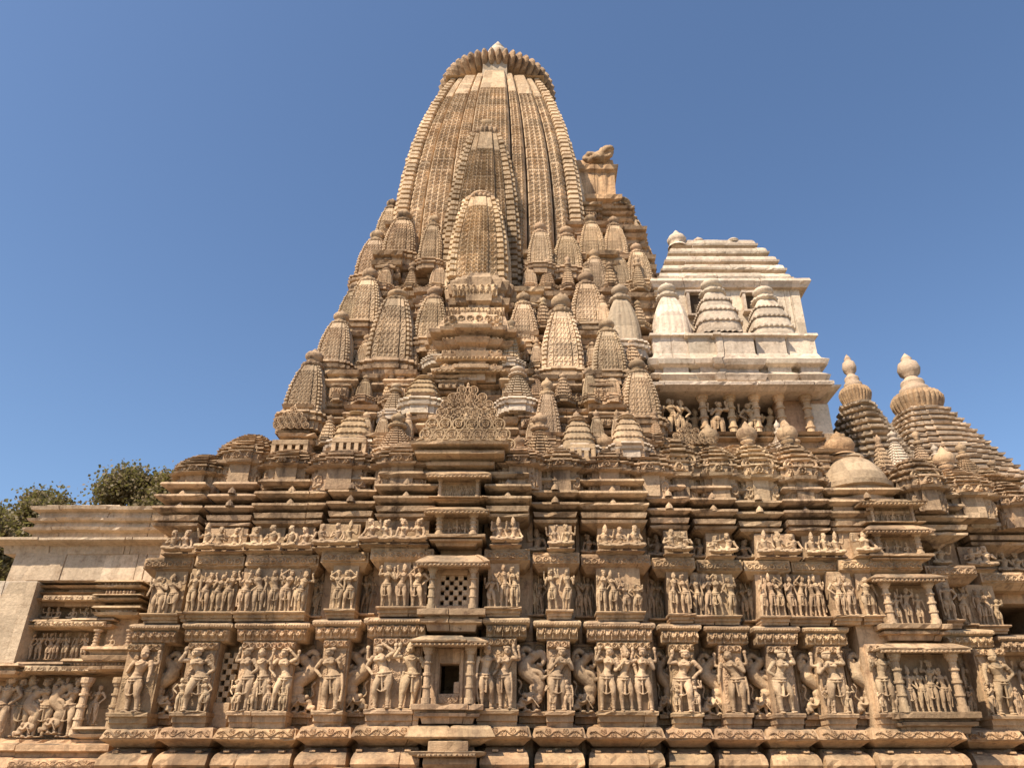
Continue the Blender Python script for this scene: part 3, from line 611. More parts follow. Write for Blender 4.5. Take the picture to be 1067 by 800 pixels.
def shik_mesh(w, h, kind, res_u=60, res_v=90, a=.6, p=1.9, cell=.09, depth=.03, steps=None, mat=M_ROOF, seed=0, faces=4, layers=14, resback=None, name='spire'):
    """curved four-sided tower: every side carries projecting bands, the corners are cut into storeys"""
    mb = MB()
    st = steps or [(1.0,.84,0.0),(.82,.50,.07),(.48,0,.15)]
    for fc in range(4):
        nu, nv = (res_u, res_v) if fc in (0, 1, 3) or not resback else resback
        if fc in (1, 3): nu, nv = int(nu*.8), int(nv*.8)
        t = np.linspace(-1, 1, nu)
        v = np.linspace(0, 1, nv); T, V_ = np.meshgrid(t, v, indexing='ij'); at_ = np.abs(T)
        Wd = w*(1-a*V_**p); off = np.zeros_like(T); pat = np.zeros_like(T)
        for k, (hi, lo, o) in enumerate(st):
            m = (at_ <= hi) & (at_ >= lo); off = np.where(m, o*w, off)
            uu = (at_-(hi+lo)/2)*w; width = (hi-lo)*w*(2 if lo == 0 else 1)
            if kind in ('carved', 'main'):
                if lo > .7 or (kind == 'main' and .45 < lo and k == 0):
                    L_ = V_*layers; fr = L_-np.floor(L_); big = (np.floor(L_) % 4 == 3)
                    g_ = np.where(fr < .28, 0, np.where(big, 1.3, 1.0))*(.75+.35*hash1(np.floor(L_)+k*3+seed))
                    pat = np.where(m, g_*depth*1.4, pat)
                else:
                    cu = max(1, round(width/cell)); cc = width/cu
                    q_ = p_gav(cc/1.0, cc*(1.05 if kind == 'carved' else .85), 0, 0)(uu+width/2, V_*h, 0, 0)
                    up_plain = (V_ > .86)
                    brd = (at_ > hi-.022)|((at_ < lo+.022) & (lo > 0)); q_ = np.where(brd, .9, q_); q_ = q_*(1-.8*(np.mod(V_*h, .37*h/max(h,1.5)) < .012*h**.5))
                    pat = np.where(m, np.where(up_plain & ~brd, .5, q_)*depth, pat)
            elif kind == 'ribbed':
                L_ = V_*layers*1.3; pat = np.where(m, np.where((L_-np.floor(L_) < .12) & (lo > .4), 0, depth*.6), pat)
            elif kind == 'layered':
                L_ = V_*layers; fr = L_-np.floor(L_); pat = np.where(m, depth*(1.6*(1-fr)+.9*(fr<.35)), pat)
        gro = np.zeros_like(T)
        for (hi, lo, o) in st:
            if lo > 0: gro = np.maximum(gro, np.exp(-((at_-lo+.01)/.018)**2))
        off2 = off*(1-.45*V_**2)+pat - gro*w*.055
        off2 = off2*(1-np.clip((at_-.985)/.015, 0, 1)) + rng.normal(0, depth*.05, off2.shape)*(at_ < .985)
        edgeo = np.where(at_ >= .985, 0.0, 1)
        # corner storeys must also show in outline: scale the half width itself by the corner pattern
        L_ = V_*layers; fr = L_-np.floor(L_)
        cw = np.where(fr < .28, -1, .3)*depth*.8 if kind != 'ribbed' else 0*fr
        Wc = Wd+cw*(at_ > .84)
        X = T*Wd + np.sign(T)*cw*(at_ > .84); Yy = -(Wc+off2*edgeo)
        Z = V_*h
        c, s = [(1,0),(0,1),(-1,0),(0,-1)][fc]
        P = np.stack([X*c-Yy*s, X*s+Yy*c, Z], -1).reshape(-1, 3)
        mb.add(P, grid_faces(nu, nv))
    wt = w*(1-a)*1.12; mb.add([(-wt,-wt,h),(wt,-wt,h),(wt,wt,h),(-wt,wt,h)], [[0,1,2,3]])
    return mb.build(name, mat, mesh_only=True)
MINI = {'carved': [shik_mesh(.5, 1.35, 'carved', 92, 120, cell=.12, depth=.032, seed=i, a=.50+.05*i, p=2.2, mat=M_SPIRE) for i in range(2)],
        'ribbed': [shik_mesh(.5, 1.25, 'ribbed', 60, 60, depth=.03, a=.62, p=2.0, steps=[(1,.8,0),(.78,.56,.08),(.54,.3,.14),(.28,0,.2)])],
        'layered': [shik_mesh(.5, 1.0, 'layered', 44, 90, depth=.035, a=.62, p=1.7, layers=5, steps=[(1,.72,0),(.7,.4,.1),(.38,0,.2)])],
        'cone': [shik_mesh(.5, 1.0, 'layered', 44, 90, depth=.03, a=.75, p=1.2, layers=9, steps=[(1,.72,0),(.7,.4,.08),(.38,0,.14)])]}
def bell_mesh(tiers, ribs, name='spire'):
    mb = MB(); n = 96; a = np.arange(n)*2*math.pi/n; sq = (np.abs(np.cos(a))**4+np.abs(np.sin(a))**4)**(-.25)
    pr = []
    if tiers:
        for k in range(tiers):
            v0, v1 = k/tiers, (k+1)/tiers; R_ = lambda v: .55*(1-.58*v**2.0)
            pr += [(R_(v0)+.035, v0, 1), (R_(v0)+.035, v0+.03, 1), (R_(v0)-.004, v0+.05, 0), (R_((v0+v1)/2)+.0, (v0+v1)/2, 0), (R_(v1)+.002, v1-.004, 0)]
    else: pr = [(.55*(1-.60*v**2.3), v, .35) for v in np.linspace(0, 1, 16)]
    pr.append((.001, 1.0, 0)); rows = []
    for r_, z_, w_ in pr:
        rip = (1+w_*(.07 if tiers else .10)*(np.abs(np.cos(a*ribs/2))-.5)) if w_ else 1
        rows.append(np.stack([r_*sq*rip*np.cos(a), r_*sq*rip*np.sin(a), z_+(.022*(np.abs(np.cos(a*ribs/2))-.5) if tiers and w_ else 0*a)], 1))
    mb.add(np.stack(rows, 1).reshape(-1, 3), grid_faces(n, len(pr), True)); return mb.build(name, M_PALE, mesh_only=True)
MINI['bell_pale'] = [bell_mesh(4, 28)]; MINI['smooth_pale'] = [bell_mesh(0, 20)]
for k in ('ribbed', 'layered', 'cone'):
    m2 = MINI[k][0].copy(); m2.materials.clear(); m2.materials.append(M_PALE); MINI[k+'_pale'] = [m2]
def slopeY(py, c=9.08, k=.4):
    e = PITCH+math.atan((400-py)/F); return c/(1-k*math.tan(e))
def mini(px, ytop, ybase, pw, kind='carved', Y=None, base=True, fin=.3, tint=None, name='miniature_spire', gable=False, lean=0, bh=.22):
    """spire whose front foot is at depth Y; ytop is the tip of the pot"""
    Y = Y or slopeY(ybase); pale = kind.endswith('pale')
    cx = WX(px, ybase, Y); u = WX(px+1, ybase, Y)-cx; w = pw*u; z0 = ZZ(ybase, Y); z1 = ZZ(ytop, Y+w*.5)
    H = z1-z0; me = MINI[kind][rng.integers(len(MINI[kind]))]; mh = 1.35 if kind == 'carved' else 1.25 if 'ribbed' in kind else 1.0
    hb = H*(1-fin); s = w/1.14
    o = link(name, me, temple, loc=(cx, Y+w*.55, z0), sc=(s, s, hb/mh), tint=tint, ry=lean)
    kk = link('pot_finial' if name != 'small_spire' else 'small_finial', KALP if pale else KAL[True], o, tint=tint); kk.scale = (.31, .31, H*fin*1.0*mh/hb); kk.location = (0, 0, mh-.005)
    if base:
        mb = MB(); hb_ = bh*w
        stack(mb, cx, Y+w*.55, w*.5, w*.5, [(.8,.04),(.5,.08)], [(z0-hb_*2.2,.0),(z0-hb_*1.2,.0),(z0-hb_*1.15,w*.06),(z0-hb_*.8,w*.08),(z0-hb_*.75,.0),(z0-hb_*.4,.0),(z0-hb_*.35,w*.07),(z0-.01,w*.05),(z0,0)])
        pd = mb.build('spire_pedestal', M_PALE if pale else M_ROOF); pd.parent = o
        pd.matrix_parent_inverse = (Matrix.Translation(temple.location) @ Matrix.LocRotScale(o.location, o.rotation_euler, o.scale)).inverted()
    return o
X0 = WX(466, 703, 9.9)   # the tower's vertical axis
# ---- main tower
AX_Y = 15.5
zb = 9.0; zt = ZZ(77, AX_Y-1.35); MAIN_H = zt-zb
def place_spire(name, me, cy, z, label=None, tint=None): return link(name, me, temple, loc=(X0, cy, z), label=label, tint=tint)
mw = 2.10
mst = [(1.0,.86,0),(.85,.70,.045),(.69,.42,.115),(.41,.25,.17),(.24,0,.25)]
me_main = shik_mesh(mw, MAIN_H, 'main', 440, 560, a=.45, p=2.65, cell=.13, depth=.036, steps=mst, layers=52, resback=(60,80), mat=M_SPIRE)
main = place_spire('main_spire', me_main, AX_Y, zb, tint=1.08, label='tall curved main tower covered in net-like carving')
def disc_mesh(r, h, n=44, name='ridged_disc'):
    mb = MB(); lathe(mb, 0, 0, [(.001,0,0),(r*.80,.0,.2),(r*.93,.08*h,.8),(r*1.02,.3*h,1),(r*1.05,.5*h,1),(r*1.0,.72*h,1),(r*.85,.93*h,.8),(r*.6,h,.3),(.001,h,0)], n*6, .12, n)
    return mb
dk = disc_mesh(1.49, .72, 50); d_ = dk.build('ridged_disc', M_ROOF, main); d_.location = (0, 0, MAIN_H+.22)
mb = MB(); lathe(mb, 0, 0, [(1.25,-.25),(1.2,.3),(.5,.3)], 40); o = mb.build('spire_neck', M_ROOF, main); o.location = (0,0,MAIN_H)
mb = MB(); lathe(mb, 0, 0, [(1.0,0),(.95,.18),(.7,.34),(.74,.42),(.6,.55),(.42,.6),(.5,.75),(.58,.95),(.5,1.12),(.3,1.28),(.34,1.34),(.2,1.5),(.001,1.75)], 32)
o = mb.build('pot_finial', M_PALE, main, smooth=True); o.location = (0,-.3,MAIN_H+1.15); o.scale = (.55,.55,.80)
# plain tongue of the central band lapping over the disc
mb = MB(); tw = mw*.57*.24; yy = -(mw*.56+.32)
V = [(-tw*1.15,yy,-.35),(tw*1.15,yy,-.35),(tw*1.1,yy-.0,.25),(tw*.5,yy-.02,.62),(0,yy-.03,.80),(-tw*.5,yy-.02,.62),(-tw*1.1,yy,.25)]
V = V+[(a, b+.5, c) for a, b, c in V]; q = [[i, (i+1)%7, (i+1)%7+7, i+7] for i in range(7)]
mb.add(V, q, [[0,1,2],[0,2,6],[6,2,3],[6,3,5],[5,3,4]]); o = mb.build('band_tip', M_PALE, main, tint=(.82,.8,.78)); o.location = (0,.08,MAIN_H-.0)
main.location.x += .10
# ---- spires leaning on its front
def front_spire(ytop, ybase, wpx, Yf, res, a, layers, cell, depth, lab):
    u = WX(501, ybase, Yf)-WX(500, ybase, Yf); w = wpx*u/2/1.15; z0 = ZZ(ybase, Yf); cyy = Yf+w; z1 = ZZ(ytop, cyy); H = z1-z0; hb = H*.86
    me = shik_mesh(w, hb, 'main' if res[0] > 150 else 'carved', res[0], res[1], mat=M_SPIRE, a=a, p=2.2, cell=cell, depth=depth, steps=[(1.0,.74,0),(.73,.42,.08),(.41,0,.18)], layers=layers, resback=(40,40))
    o = place_spire('attached_spire', me, cyy, z0, lab)
    dm = disc_mesh(w*(1-a)*1.22, H*.055, 24).build('ridged_disc', M_ROOF, o); dm.location = (0,0,hb+.0)
    k = link('pot_finial', KAL[False], o); k.scale = (w*(1-a)*1.05, w*(1-a)*1.05, H*.13); k.location = (0,0,hb+H*.02)
    return o, w
front_spire(128, 300, 92, 12.75, (230,320), .56, 30, .13, .045, 'middle spire leaning on the front of the main tower')
oB, wB = front_spire(203, 290, 66, 12.05, (170,170), .46, 16, .11, .04, 'lowest front spire with a rounded dome profile'); oB.color = (1.12, 1.1, 1.06, 1)
# ---- projecting bay under the front spires
def zc(py, Y): return ZZ(py, Y)
def pile(name, cxp, py_list, wpx, Y, yb, mat=M_ROOF, steps=True, tint=None, label=None):
    """moulded block described in pixels: py_list = [(py, out in metres)]"""
    ym = py_list[0][0]; cx = WX(cxp, ym, Y); u = WX(cxp+1, ym, Y)-cx; hw = wpx*u/2; mb = MB(); pr = sorted([(ZZ(p, Y), o) for p, o in py_list])
    if steps:
        cyy = Y+hw*1.0; stack(mb, cx, cyy, hw, hw, [(.75,.07),(.42,.14)], pr)
    else: block(mb, cx-hw, cx+hw, Y, yb, pr, .012)
    return mb.build(name, mat, temple, tint=tint, label=label), cx, hw
pile('tower_bay', 499, [(330,0),(322,0),(320,.09),(314,.11),(312,.0),(306,.0),(304,.06),(296,.1),(292,.02),(288,-.02)], 52, 12.0, 14)
mb = MB(); cx = X0
relief(mb, cx-.42, cx+.42, 11.80, ZZ(311,11.85), ZZ(297,11.85), p_figs(.12), .06, .012); relief(mb, cx-.55, cx+.55, 11.84, ZZ(330,11.85), ZZ(320,11.85), p_figs(.11,5), .05, .012); mb.build('figure_band', M_CARV, temple)
for (p0_, p1_, fn_, w_) in ((385.5,381.5,p_kirti(.16),.50),(371.5,366.5,p_figs(.11,9),.50),(357.5,354.5,p_teeth(.07),.50),(346.5,331,p_gav(.15),.50),(390.8,388.6,p_dots(.08),.6),(378.6,374.6,p_dots(.07),.58)):
    mb = MB(); relief(mb, X0-w_+.05, X0+w_+.05, 10.98 if w_ > .55 else 11.03, ZZ(p0_, 11.1), ZZ(p1_, 11.1), fn_, .05, .012); mb.build('carved_band', M_CARV, temple)
pile('tower_bay', 492, [(400,.0),(392,.0),(391,.14),(388,.16),(386,.02),(381,.02),(379,.10),(374,.14),(372,.0),(366,.0),(364,.1),(360,.16),(358,.02),(354,.02),(352,.2),(349,.22),(347,.1),(330,.0)], 66, 11.2, 14)

# pierced gables: overlapping rings of stone
def torus(mb, c, r, rr, n=18, m=6, sq=1.0):
    a = np.arange(n)*2*math.pi/n; b = np.arange(m)*2*math.pi/m; A, B = np.meshgrid(a, b, indexing='ij')
    V = np.stack([c[0]+(r+rr*np.cos(B))*np.cos(A), c[1]+rr*np.sin(B)*1.6, c[2]+(r+rr*np.cos(B))*np.sin(A)*sq], -1).reshape(-1,3)
    i = np.arange(n)[:,None]; j = np.arange(m)[None]; i2 = (i+1)%n; j2 = (j+1)%m
    mb.add(V, np.stack([i*m+j, i*m+j2, i2*m+j2, i2*m+j], -1).reshape(-1,4))
def gable(cxp, ytop, ybase, wpx, Y, rows, tap=1.0, pw=.85, name='pierced_gable', tint=None, mat=M_CARV, label=None, back=True):
    cx = WX(cxp, ybase, Y); u = WX(cxp+1, ybase, Y)-cx; hw = wpx*u/2; z0 = ZZ(ybase, Y); z1 = ZZ(ytop, Y); H = z1-z0; mb = MB(); ch = H/rows; r = ch*.55
    if back:
        V = [(cx-hw*.95,Y+.28,z0),(cx+hw*.95,Y+.28,z0),(cx+hw*.7,Y+.28,z0+H*.2),(cx+hw*.35,Y+.28,z0+H*.55),(cx+.02,Y+.28,z1-.05),(cx-.02,Y+.28,z1-.05),(cx-hw*.35,Y+.28,z0+H*.55),(cx-hw*.7,Y+.28,z0+H*.2)]
        V = V+[(a, b+.3, c) for a, b, c in V]; mb.add(V, [[i,(i+1)%8,(i+1)%8+8,i+8] for i in range(8)], [[0,1,2],[0,2,7],[7,2,3],[7,3,6],[6,3,4],[6,4,5]])
    for k in range(rows):
        z = z0+(k+.5)*ch; f = 1-tap*(k/rows)**pw; wk = hw*f; n = max(1, int(2*wk/(ch*1.05)))
        for i in range(n):
            x = cx+(i-(n-1)/2)*(2*wk/n if n > 1 else 0)
            torus(mb, (x, Y, z), r, r*.17); torus(mb, (x, Y-.015, z), r*.5, r*.13, 12, 5); torus(mb, (x, Y-.03, z-r*.05), r*.2, r*.1, 8, 4)
            for q in range(4):
                a = q*math.pi/2+math.pi/4; box(mb, x+math.cos(a)*r*.72-r*.13, x+math.cos(a)*r*.72+r*.13, Y-.01, Y+.06, z+math.sin(a)*r*.72-r*.13, z+math.sin(a)*r*.72+r*.13, chip=0, bev=.002)
    lathe(mb, cx, Y+.05, [(r*.7,z1-r*.3),(r*.8,z1),(r*.3,z1+r*.5),(r*.4,z1+r*.8),(.001,z1+r*1.6)], 8)
    return mb.build(name, mat, temple, tint=tint, label=label)
gable(484, 437, 469, 106, 10.05, 3, .30, 1.0, label='wide lower tier of the great pierced gable over the central niches', back=False)
mb = MB(); cgx = WX(484, 469, 10.1); box(mb, cgx-.6, cgx+.6, 10.36, 10.9, ZZ(472,10.36), ZZ(448,10.36)); mb.build('gable_backing', M_ROOF, temple)
gable(486, 403, 441, 66, 10.4, 5, .95, 1.9, label='upper pointed tier of the great pierced gable')
gable(491, 324, 350, 64, 11.35, 5, 1, .8)
gable(303, 424, 446, 38, 10.55, 4, 1, 1.2); gable(719, 441, 462, 50, 10.7, 4); gable(442, 404, 414, 0.1, 11, 1) if False else None

# ---- body terraces behind the spires
def terrace(pa, pb, ybot, ytop, Y, prof, yb=17, mat=M_ROOF, rel=None, tint=None, nseg=1):
    x0, x1 = WX(pa, ybot, Y), WX(pb, ybot, Y); z0, z1 = ZZ(ybot, Y), ZZ(ytop, Y); H = z1-z0
    nseg = max(nseg, int((x1-x0)/.62)); cuts = np.linspace(0, 1, nseg+1)+np.concatenate([[0], rng.uniform(-.16, .16, nseg-1)/nseg, [0]])
    for k in range(nseg):
        a, b = x0+(x1-x0)*cuts[k], x0+(x1-x0)*cuts[k+1]; dy = (.17 if k % 2 else 0)+rng.uniform(0,.04); g = .05 if not k % 2 else -.02
        mb = MB(); block(mb, a+g, b-g, Y+dy, yb, [(z0+f*H, o*.8) for f, o in prof], .014, mitre=.45)
        for (f0, f1, fn, dep) in (rel or [(.2,.5,p_kirti(.17) if rng.random() < .5 else p_figs(.12, k),.05)]): relief(mb, a+g, b-g, Y+dy-.004, z0+f0*H, z0+f1*H, fn, dep, .013)
        if not k % 2:
            c = (a+b)/2; w = (b-a)*.26; hh = H*.42       # small gabled shrine front on the segment
            box(mb, c-w, c+w, Y-.11, Y+.1, z0+.22*H, z0+.5*H); block(mb, c-w, c+w, Y-.1, Y+.1, [(z0+.5*H,.04),(z0+.54*H,.05),(z0+.58*H,.0),(z0+.64*H,-w*.3),(z0+.66*H,-w*.2),(z0+.78*H,-w*.7),(z0+.8*H,-w*.55),(z0+.93*H,-w*.95)])
            relief(mb, c-w*.9, c+w*.9, Y-.115, z0+.24*H, z0+.48*H, p_figs(.11, k+pa), .05, .011)
        mb.build('terrace', mat, temple, tint=tint)
PT = [(-.3,.0),(.0,.0),(.04,.10),(.14,.13),(.18,.0),(.55,.0),(.58,.08),(.66,.16),(.74,.10),(.78,.0),(.84,.0),(.87,.10),(.96,.14),(1.0,.0)]
PT2 = [(-.2,0),(.0,.0),(.02,.12),(.1,.15),(.14,.0),(.30,.0),(.33,.08),(.4,.13),(.45,.05),(.5,0),(.62,0),(.64,.1),(.72,.15),(.76,.0),(.86,0),(.88,.12),(.96,.16),(1.0,.02)]
terrace(286, 694, 486, 452, 10.62, PT2, 18.4, nseg=9)
terrace(290, 430, 455, 422, 10.82, PT, 18.2, rel=[(.2,.54,p_kirti(.2),.06)], nseg=4); terrace(535, 692, 455, 422, 10.82, PT, 18.2, rel=[(.2,.54,p_kirti(.2),.06)], nseg=4)
terrace(334, 432, 426, 386, 11.1, PT, 18, rel=[(.2,.54,p_figs(.13),.07)], nseg=3); terrace(520, 688, 426, 386, 11.1, PT, 18, rel=[(.2,.54,p_figs(.13,3),.07)], nseg=4)
terrace(432, 535, 470, 432, 10.6, PT, 12, nseg=1); terrace(426, 545, 440, 410, 10.8, PT, 12, rel=[(.18,.54,p_kirti(.18),.05)], nseg=5); terrace(445,540,412,392,11.1,PT,13)
terrace(336, 440, 388, 346, 11.8, PT2, 17.6, nseg=2); terrace(520, 686, 388, 346, 11.8, PT2, 17.6, rel=[(.15,.3,p_figs(.12),.05)], nseg=3)
terrace(364, 455, 348, 300, 12.3, PT2, 17.3, rel=[(.15,.3,p_figs(.12),.05)], nseg=3); terrace(530, 686, 348, 300, 12.3, PT2, 17.3, nseg=3)
terrace(384, 470, 305, 262, 12.8, PT2, 17, rel=[(.15,.3,p_figs(.13),.05),(.46,.62,p_kirti(.2),.05)], nseg=3); terrace(545, 684, 305, 262, 12.8, PT2, 17, rel=[(.15,.3,p_figs(.13),.05),(.46,.62,p_kirti(.2),.05)], nseg=4)
terrace(398, 440, 264, 232, 13.3, PT2, 16.6, nseg=2); terrace(590, 674, 264, 232, 13.3, PT2, 17, rel=[(.15,.3,p_figs(.13),.05)], nseg=2)
terrace(600, 660, 235, 212, 13.7, PT2, 17.2, nseg=1)

# ---- miniature spires, measured one by one
mini(312, 362, 428, 42, 'carved', 10.75, gable=True)
mini(344, 322, 376, 37, 'carved', 11.3); mini(375, 277, 334, 38, 'carved', 12.0); mini(403, 300, 374, 50, 'carved', 11.4, fin=.2)
mini(447, 296, 352, 36, 'carved', 11.6); mini(455, 338, 371, 22, 'cone_pale', 11.2, tint=(.80,.72,.60))
mini(545, 302, 356, 33, 'carved', 11.7); mini(587, 303, 383, 46, 'carved', 11.3); mini(614, 281, 337, 38, 'carved', 12.0); mini(652, 294, 354, 40, 'smooth_pale', 11.7, tint=(.80,.75,.68))
mini(637, 330, 386, 37, 'carved', 11.1); mini(532, 331, 374, 20, 'cone_pale', 11.1, tint=(.80,.72,.60)); mini(571, 392, 458, 28, 'carved', 10.55); mini(671, 371, 434, 40, 'carved', 10.75)
mini(539, 380, 414, 34, 'cone_pale', 10.7, tint=(.85,.8,.74)); mini(408, 398, 428, 22, 'cone_pale', 10.75, tint=(.8,.72,.62))
mini(438, 391, 414, 38, 'bell_pale', 10.7, fin=.2, tint=(.76,.65,.50)); mini(364, 428, 457, 42, 'bell_pale', 10.5, fin=.2, tint=(.78,.67,.52)); mini(409, 428, 466, 34, 'cone', 10.3, fin=.4)
mini(563, 428, 474, 36, 'cone', 10.35, fin=.4); mini(604, 432, 463, 36, 'bell_pale', 10.35, fin=.22, tint=(.80,.71,.58)); mini(657, 430, 461, 36, 'bell_pale', 10.35, fin=.22, tint=(.84,.75,.62))
# the crowd of little spires along the terrace lips
for (yb2, xa2, xb2, Yo) in ((456,332,428,10.6),(456,548,690,10.6),(412,345,425,11.0),(412,556,680,10.95),(378,372,440,11.55),(378,556,680,11.5),(336,362,450,12.05),(336,545,680,12.0),(296,392,460,12.5),(296,548,680,12.5)):
    xx = xa2+rng.uniform(2,8)
    while xx < xb2:
        h2 = rng.uniform(22,32); mini(xx, yb2-h2, yb2, rng.uniform(13,18), ('carved','cone','layered','carved')[rng.integers(4)], Yo, fin=.34, tint=rng.uniform(.9,1.12), name='small_spire'); xx += rng.uniform(17,30)
# shoulder spires of the tower
for (px, yt, yb_, w_, Y_) in [(414,218,262,36,12.9),(447,222,270,26,12.6),(563,230,274,28,12.6),(592,234,278,32,12.7),(618,222,264,28,13.0),(402,206,246,26,13.4),(384,238,286,34,12.9),(643,224,264,26,13.0),(668,252,292,28,12.7),(362,292,336,28,12.0),(622,258,302,26,12.5),(648,258,298,22,12.7)]:
    mini(px, yt, yb_, w_, 'carved', Y_, name='shoulder_spire')
# layered turret on the east shoulder and the block carrying a worn lion
mini(654, 205, 284, 62, 'layered', 14.2, fin=.18, name='shoulder_turret')
o, cx, hw = pile('porch_gable_block', 622, [(222,0),(212,0),(210,.12),(206,.14),(204,.0),(180,.0),(178,.08),(174,.1),(172,0),(166,-.02)], 42, 14.6, 17, M_STONE, False, tint=(1.12,1.08,1.02))
mb = MB(); s = .72; base = np.array([WX(626,167,14.5), 14.7, ZZ(170,14.6)])
def q3(a, b, c): return base+np.array([a, b, c])*s
tube(mb, [q3(-.45,.2,.14), q3(-.2,.1,.24), q3(.05,-.1,.26), q3(.18,-.25,.34)], [.16,.2,.22,.17]); ell(mb, q3(.22,-.35,.36), (.15,.15,.14));
for k in range(16): a_ = k*2.4; ell(mb, q3(-.15+.42*math.cos(a_), -.1+.2*math.sin(a_*1.3), .24+.16*math.sin(a_)), (.06+.015*(k%4),)*3, 7, 5)
ell(mb, q3(.3,-.5,.29), (.12,.12,.09))
tube(mb, [q3(.12,-.2,.2), q3(.3,-.4,.1), q3(.34,-.5,.02)], [.1,.07,.06]); tube(mb, [q3(-.4,.0,.1), q3(-.2,-.3,.12), q3(-.12,-.4,0)], [.12,.08,.06]); tube(mb, [q3(-.5,.2,.1), q3(-.62,.2,.22), q3(-.5,.15,.34)], [.05,.04,.05])
for k in range(8): ell(mb, q3(.2+.18*math.cos(k*.8), -.25, .38+.16*math.sin(k*.8)), (.08,.08,.08), 8, 6)
me = fuse(mb, 'lion_statue', .03); link('lion_statue', me, temple, label='eroded crouching lion on the block beside the tower')

# ---- carved caps above each wall bay
def cap(px, yt, yb_, wpx, Y, tiers=4, pot=None, tint=None, mat=M_ROOF, frieze=True):
    cx = WX(px, yb_, Y); u = WX(px+1, yb_, Y)-cx; hw = wpx*u/2; z0 = ZZ(yb_, Y); z1 = ZZ(yt, Y+hw*.5); H = z1-z0; mb = MB(); zf = z0+(H*.3 if frieze else 0)
    pr = [(z0-.3,-.02),(z0,-.02),(z0+.02,.06),(z0+H*.09,.08),(z0+H*.1,-.0)] if frieze else [(z0-.2,0)]
    pr += [(zf, .0)]
    for k in range(tiers):
        f0 = k/tiers; hh = (z1-zf)/tiers; o = -hw*.9*f0**1.7; zz = zf+k*hh
        pr += [(zz, o-.01),(zz+.08*hh, o+.04),(zz+.35*hh, o+.045),(zz+.55*hh, o-.02),(zz+.9*hh, o-.05)]
    pr += [(z1, -hw*.85)]
    stack(mb, cx, Y+hw, hw, hw, [(.8,.05),(.45,.1)], pr, .006)
    if frieze: relief(mb, cx-hw*.95, cx+hw*.95, Y-.0, z0-.27, z0-.03, p_kirti(.19, px) if int(px) % 2 else p_figs(.11, px), .05, .012)
    if frieze: relief(mb, cx-hw*.8, cx+hw*.8, Y-.055, z0+H*.11, zf-.005, p_figs(.12, px), .06, .011); relief(mb, cx-hw*.42, cx+hw*.42, Y-.105, z0+H*.11, zf+.02, p_kirti(.2, px), .07, .011)
    o = mb.build('tiered_cap', mat, temple, tint=tint)
    if frieze:
        g2 = MB(); r = H*.13
        for (dx, dz) in ((-1.1,.5),(0,.5),(1.1,.5),(0,1.6)): torus(g2, (cx+dx*r*1.5, Y-.09+dz*.08, zf+r*dz*1.25), r*.85, r*.25, 14, 5); torus(g2, (cx+dx*r*1.5, Y-.10+dz*.08, zf+r*dz*1.25), r*.35, r*.16, 10, 4)
        g2.build('cap_gable', M_CARV, o)
    if pot:
        ph, pwid = pot; k = link('pot_finial', KAL[False], o, tint=(1.1,1.08,1.05)); rr = pwid*u/2/.76; k.scale = (rr, rr, ph*u*1.5); k.location = (cx, Y+hw, z1-ph*u*.35)
    return o
for args in [(206,472,497,46,10.5,6,None),(252,450,486,52,10.55,7,None),(300,466,489,54,10.35,5,None),(355,474,490,62,10.15,4,None),(420,466,488,58,10.0,5,None),
             (540,470,488,48,10.05,5,(14,12)),(585,472,492,44,10.2,4,None),(634,474,494,50,10.3,4,(20,21)),(677,474,497,44,10.4,4,(18,19)),
             (708,462,500,42,10.55,5,None),(749,470,500,44,10.55,5,(26,20)),(791,468,502,42,10.6,5,(26,20)),(836,468,504,44,10.6,5,(28,20)),
             (966,482,512,40,10.6,4,None),(1010,486,520,56,10.9,6,(26,20)),(1058,500,530,40,11.1,5,None)]:
    cap(args[0], args[1]-(7 if 310 < args[0] < 1000 else 0), args[2], args[3]-3, args[4], args[5], pot=args[6])
for args in [(322,470,481,30,10.7,3),(391,476,486,30,10.45,3),(516,474,484,26,10.5,3),(612,455,472,30,10.6,4),(690,455,468,26,10.8,3),(730,458,480,30,10.95,3),(770,462,480,30,10.95,4),(812,462,482,30,11,4),(855,466,484,30,11,4),(985,474,500,44,11.4,5),(1038,488,508,36,11.5,4)]:
    cap(*args[:6], frieze=False)
# slotted blocks above the left bays
for (px, yt, yb_, w_, Y_) in [(300,459,475,38,10.4),(362,457,474,36,10.35),(604,463,480,34,10.25),(657,461,476,30,10.3)]:
    mb = MB(); cx = WX(px, yb_, Y_); u = WX(px+1, yb_, Y_)-cx; hw = w_*u/2; z0, z1 = ZZ(yb_, Y_), ZZ(yt, Y_); n = 4
    box(mb, cx-hw, cx+hw, Y_+.1, Y_+.8, z0, z1); box(mb, cx-hw, cx+hw, Y_, Y_+.12, z1-.06, z1+.02); box(mb, cx-hw, cx+hw, Y_, Y_+.12, z0, z0+.04)
    for i in range(n+1): c = cx-hw+.03+(2*hw-.06)*i/n; box(mb, c-.03, c+.03, Y_, Y_+.12, z0+.04, z1-.06, bev=.003)
    mb.build('slotted_block', M_CARV, temple)

# ------------------------------------------------------------------ pale restored pavilion
pY = 11.7
def pbox(pa, pb, ya, yb_, Y, yback, prof=None, mat=M_PALE, nm='pavilion_wall', ch=.006, par=None):
    x0, x1 = WX(pa, ya, Y), WX(pb, ya, Y); z0, z1 = ZZ(ya, Y), ZZ(yb_, Y); mb = MB(); H = z1-z0
    pr = [(z0+f*H, o) for f, o in prof] if prof else [(z0,0),(z0+.01,0),(z1-.01,0),(z1,-.01)]
    block(mb, x0, x1, Y, yback, pr, ch); return mb.build(nm, mat, par or temple)
